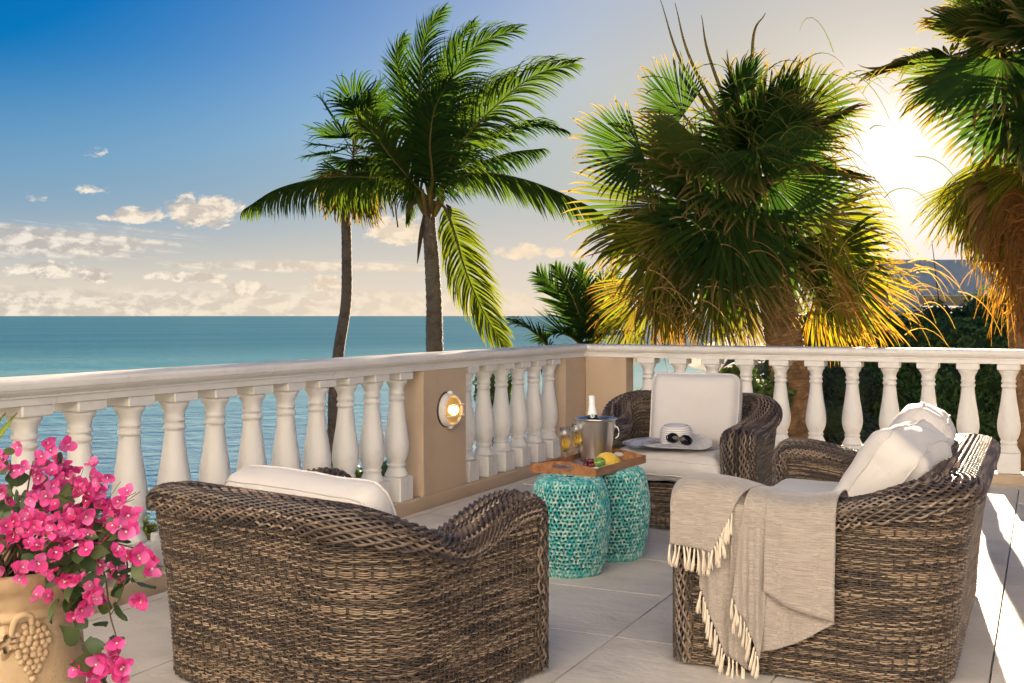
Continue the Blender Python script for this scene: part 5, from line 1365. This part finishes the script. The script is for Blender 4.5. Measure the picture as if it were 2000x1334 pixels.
c = at(1620, 790, 17); bls = [(c[0] + rg.normal(0, .4), 17 + rg.normal(0, .3), c[2] + rg.normal(0, .4), .45, .45, .42) for _ in range(9)]
shrub('small_tree', np.array([c[0], 17, gr(c[0], 17)]), bls, 5500, .045, ((.05, .075, .055), (.09, .11, .07)), 61, 'grey green small-leaved tree seen between the balusters right of the fan palm trunk', 'tree')
# yellow-green planting beyond the corner, seen through the far balusters
for i, (x, y, Y_, lab) in enumerate([(1255, 790, 12.2, 'yellow green leafy shrub seen between the corner pier and the first far baluster'), (1345, 770, 12.8, 'yellow green leafy shrub behind the tall chair cushion'), (1440, 760, 12.6, 'yellow green shrub seen right of the tall chair cushion')]):
    c = at(x, y, Y_); bls = [(c[0] + rg.normal(0, .16), Y_ + rg.normal(0, .15), c[2] - .1 + rg.normal(0, .12), .22, .22, .2) for _ in range(6)]
    shrub('variegated_shrub', np.array([c[0], Y_, gr(c[0], Y_)]), bls, 1300, .045, YG if i != 2 else MG, 70 + i, lab, 'shrub', 'yellow green shrubs beyond the far balustrade', .03)
for i, (x, y, Y_, rr2, lab) in enumerate([(291, 1062, 6.6, .16, 'small green succulent bush beyond the left balusters, low by the armchair'), (735, 945, 10.0, .24, 'dark green bush seen low between the balusters next to the lamp pier'), (668, 950, 11.0, .22, 'dark green bush at the foot of the slim curved palm'), (960, 765, 13.5, .24, 'green shrub top seen between the balusters right of the wall lamp')]):
    c = at(x, y, Y_); bls = [(c[0] + rg.normal(0, rr2 * .5), Y_ + rg.normal(0, rr2 * .5), c[2] + rg.normal(0, rr2 * .3), rr2 * .7, rr2 * .7, rr2 * .6) for _ in range(6)]
    shrub('bush', np.array([c[0], Y_, gr(c[0], Y_)]), bls, 1200, .03 if i else .018, MG if i else YG, 80 + i, lab, 'bush', 'bushes below the terrace', .03)

# ------------------------------------------------------------------ neighbouring building
M['render'] = mat('grey_render', (.80, .82, .83), .85, var=(1.5, (.74, .76, .78), .45, .7), bump=[(60, .2, .01)])
M['ceil'] = mat('beige_soffit', (.55, .46, .33), .8)
bld = empty('house', (11.0, 30.0, gr(11, 30))); tag(bld, 'blue grey rendered house with one wide opening behind the hedge', 'house')
zb = gr(11, 30); zt_ = 1.25 + 110 * 30 / FPX - zb
def bp_(name, x0, x1, y0, y1, z0, z1, m_='render', par=None): V, F = box(x0 - 11, x1 - 11, y0 - 30, y1 - 30, z0 - zb, z1 - zb, .012); return mk(name, V, F, M[m_], par or bld, smooth=False)
T0 = 1.25 + 110 * 30 / FPX
ox0, ox1, oz0, oz1 = 11.17, 12.75, .2, 1.25 + 40 * 30 / FPX
bp_('wall', 9.76, ox0, 30, 30.3, zb, T0); bp_('wall', ox0, ox1, 30, 30.3, oz1, T0 - .001); bp_('wall', ox0, ox1, 30, 30.3, zb, oz0); bp_('wall', ox1, 13.6, 30, 30.3, zb, T0 - .002)
bp_('roof', 9.80, 16, 30.31, 34, oz1 + .05, oz1 + .30, 'ceil'); bp_('soffit_beam', ox0 + .05, ox1 - .02, 30.31, 30.5, oz1 - .28, oz1 - .01, 'ceil')
bp_('window_frame', ox0 - .05, ox0 + .02, 29.97, 30.31, oz0, oz1 + .02); 
V, F = box(-.15, .15, -4.2, 4.2, 0, 1.25 + 112 * 23 / FPX - zb + .35, .012); wg = mk('side_wall', V, F, M['render'], bld, smooth=False); wg.location = (12.55 - 11 + .6, 26.2 - 30, 0); wg.rotation_euler = (0, 0, R(-8))
V, F = box(-.22, .22, -4.25, 4.25, 0, .09, .01); cp = mk('coping', V, F, M['render'], wg, smooth=False); cp.location = (0, 0, 1.25 + 112 * 23 / FPX - zb + .351)
pl = at(1835, 605, 24.0); pb = np.array([pl[0], 24.0, gr(pl[0], 24)]); pe = at(1820, 470, 24.0)
po = mk('thin_pole', *tube(bez_smooth([(0, 0, 0), (at(1836, 640, 24.) - pb), (at(1828, 540, 24.) - pb), pe - pb], 20), np.linspace(.022, .006, 20), 6), mat('dark_pole', (.03, .03, .03), .5)); po.location = pb
tag(po, 'thin dark leaning pole in front of the grey house', 'pole')
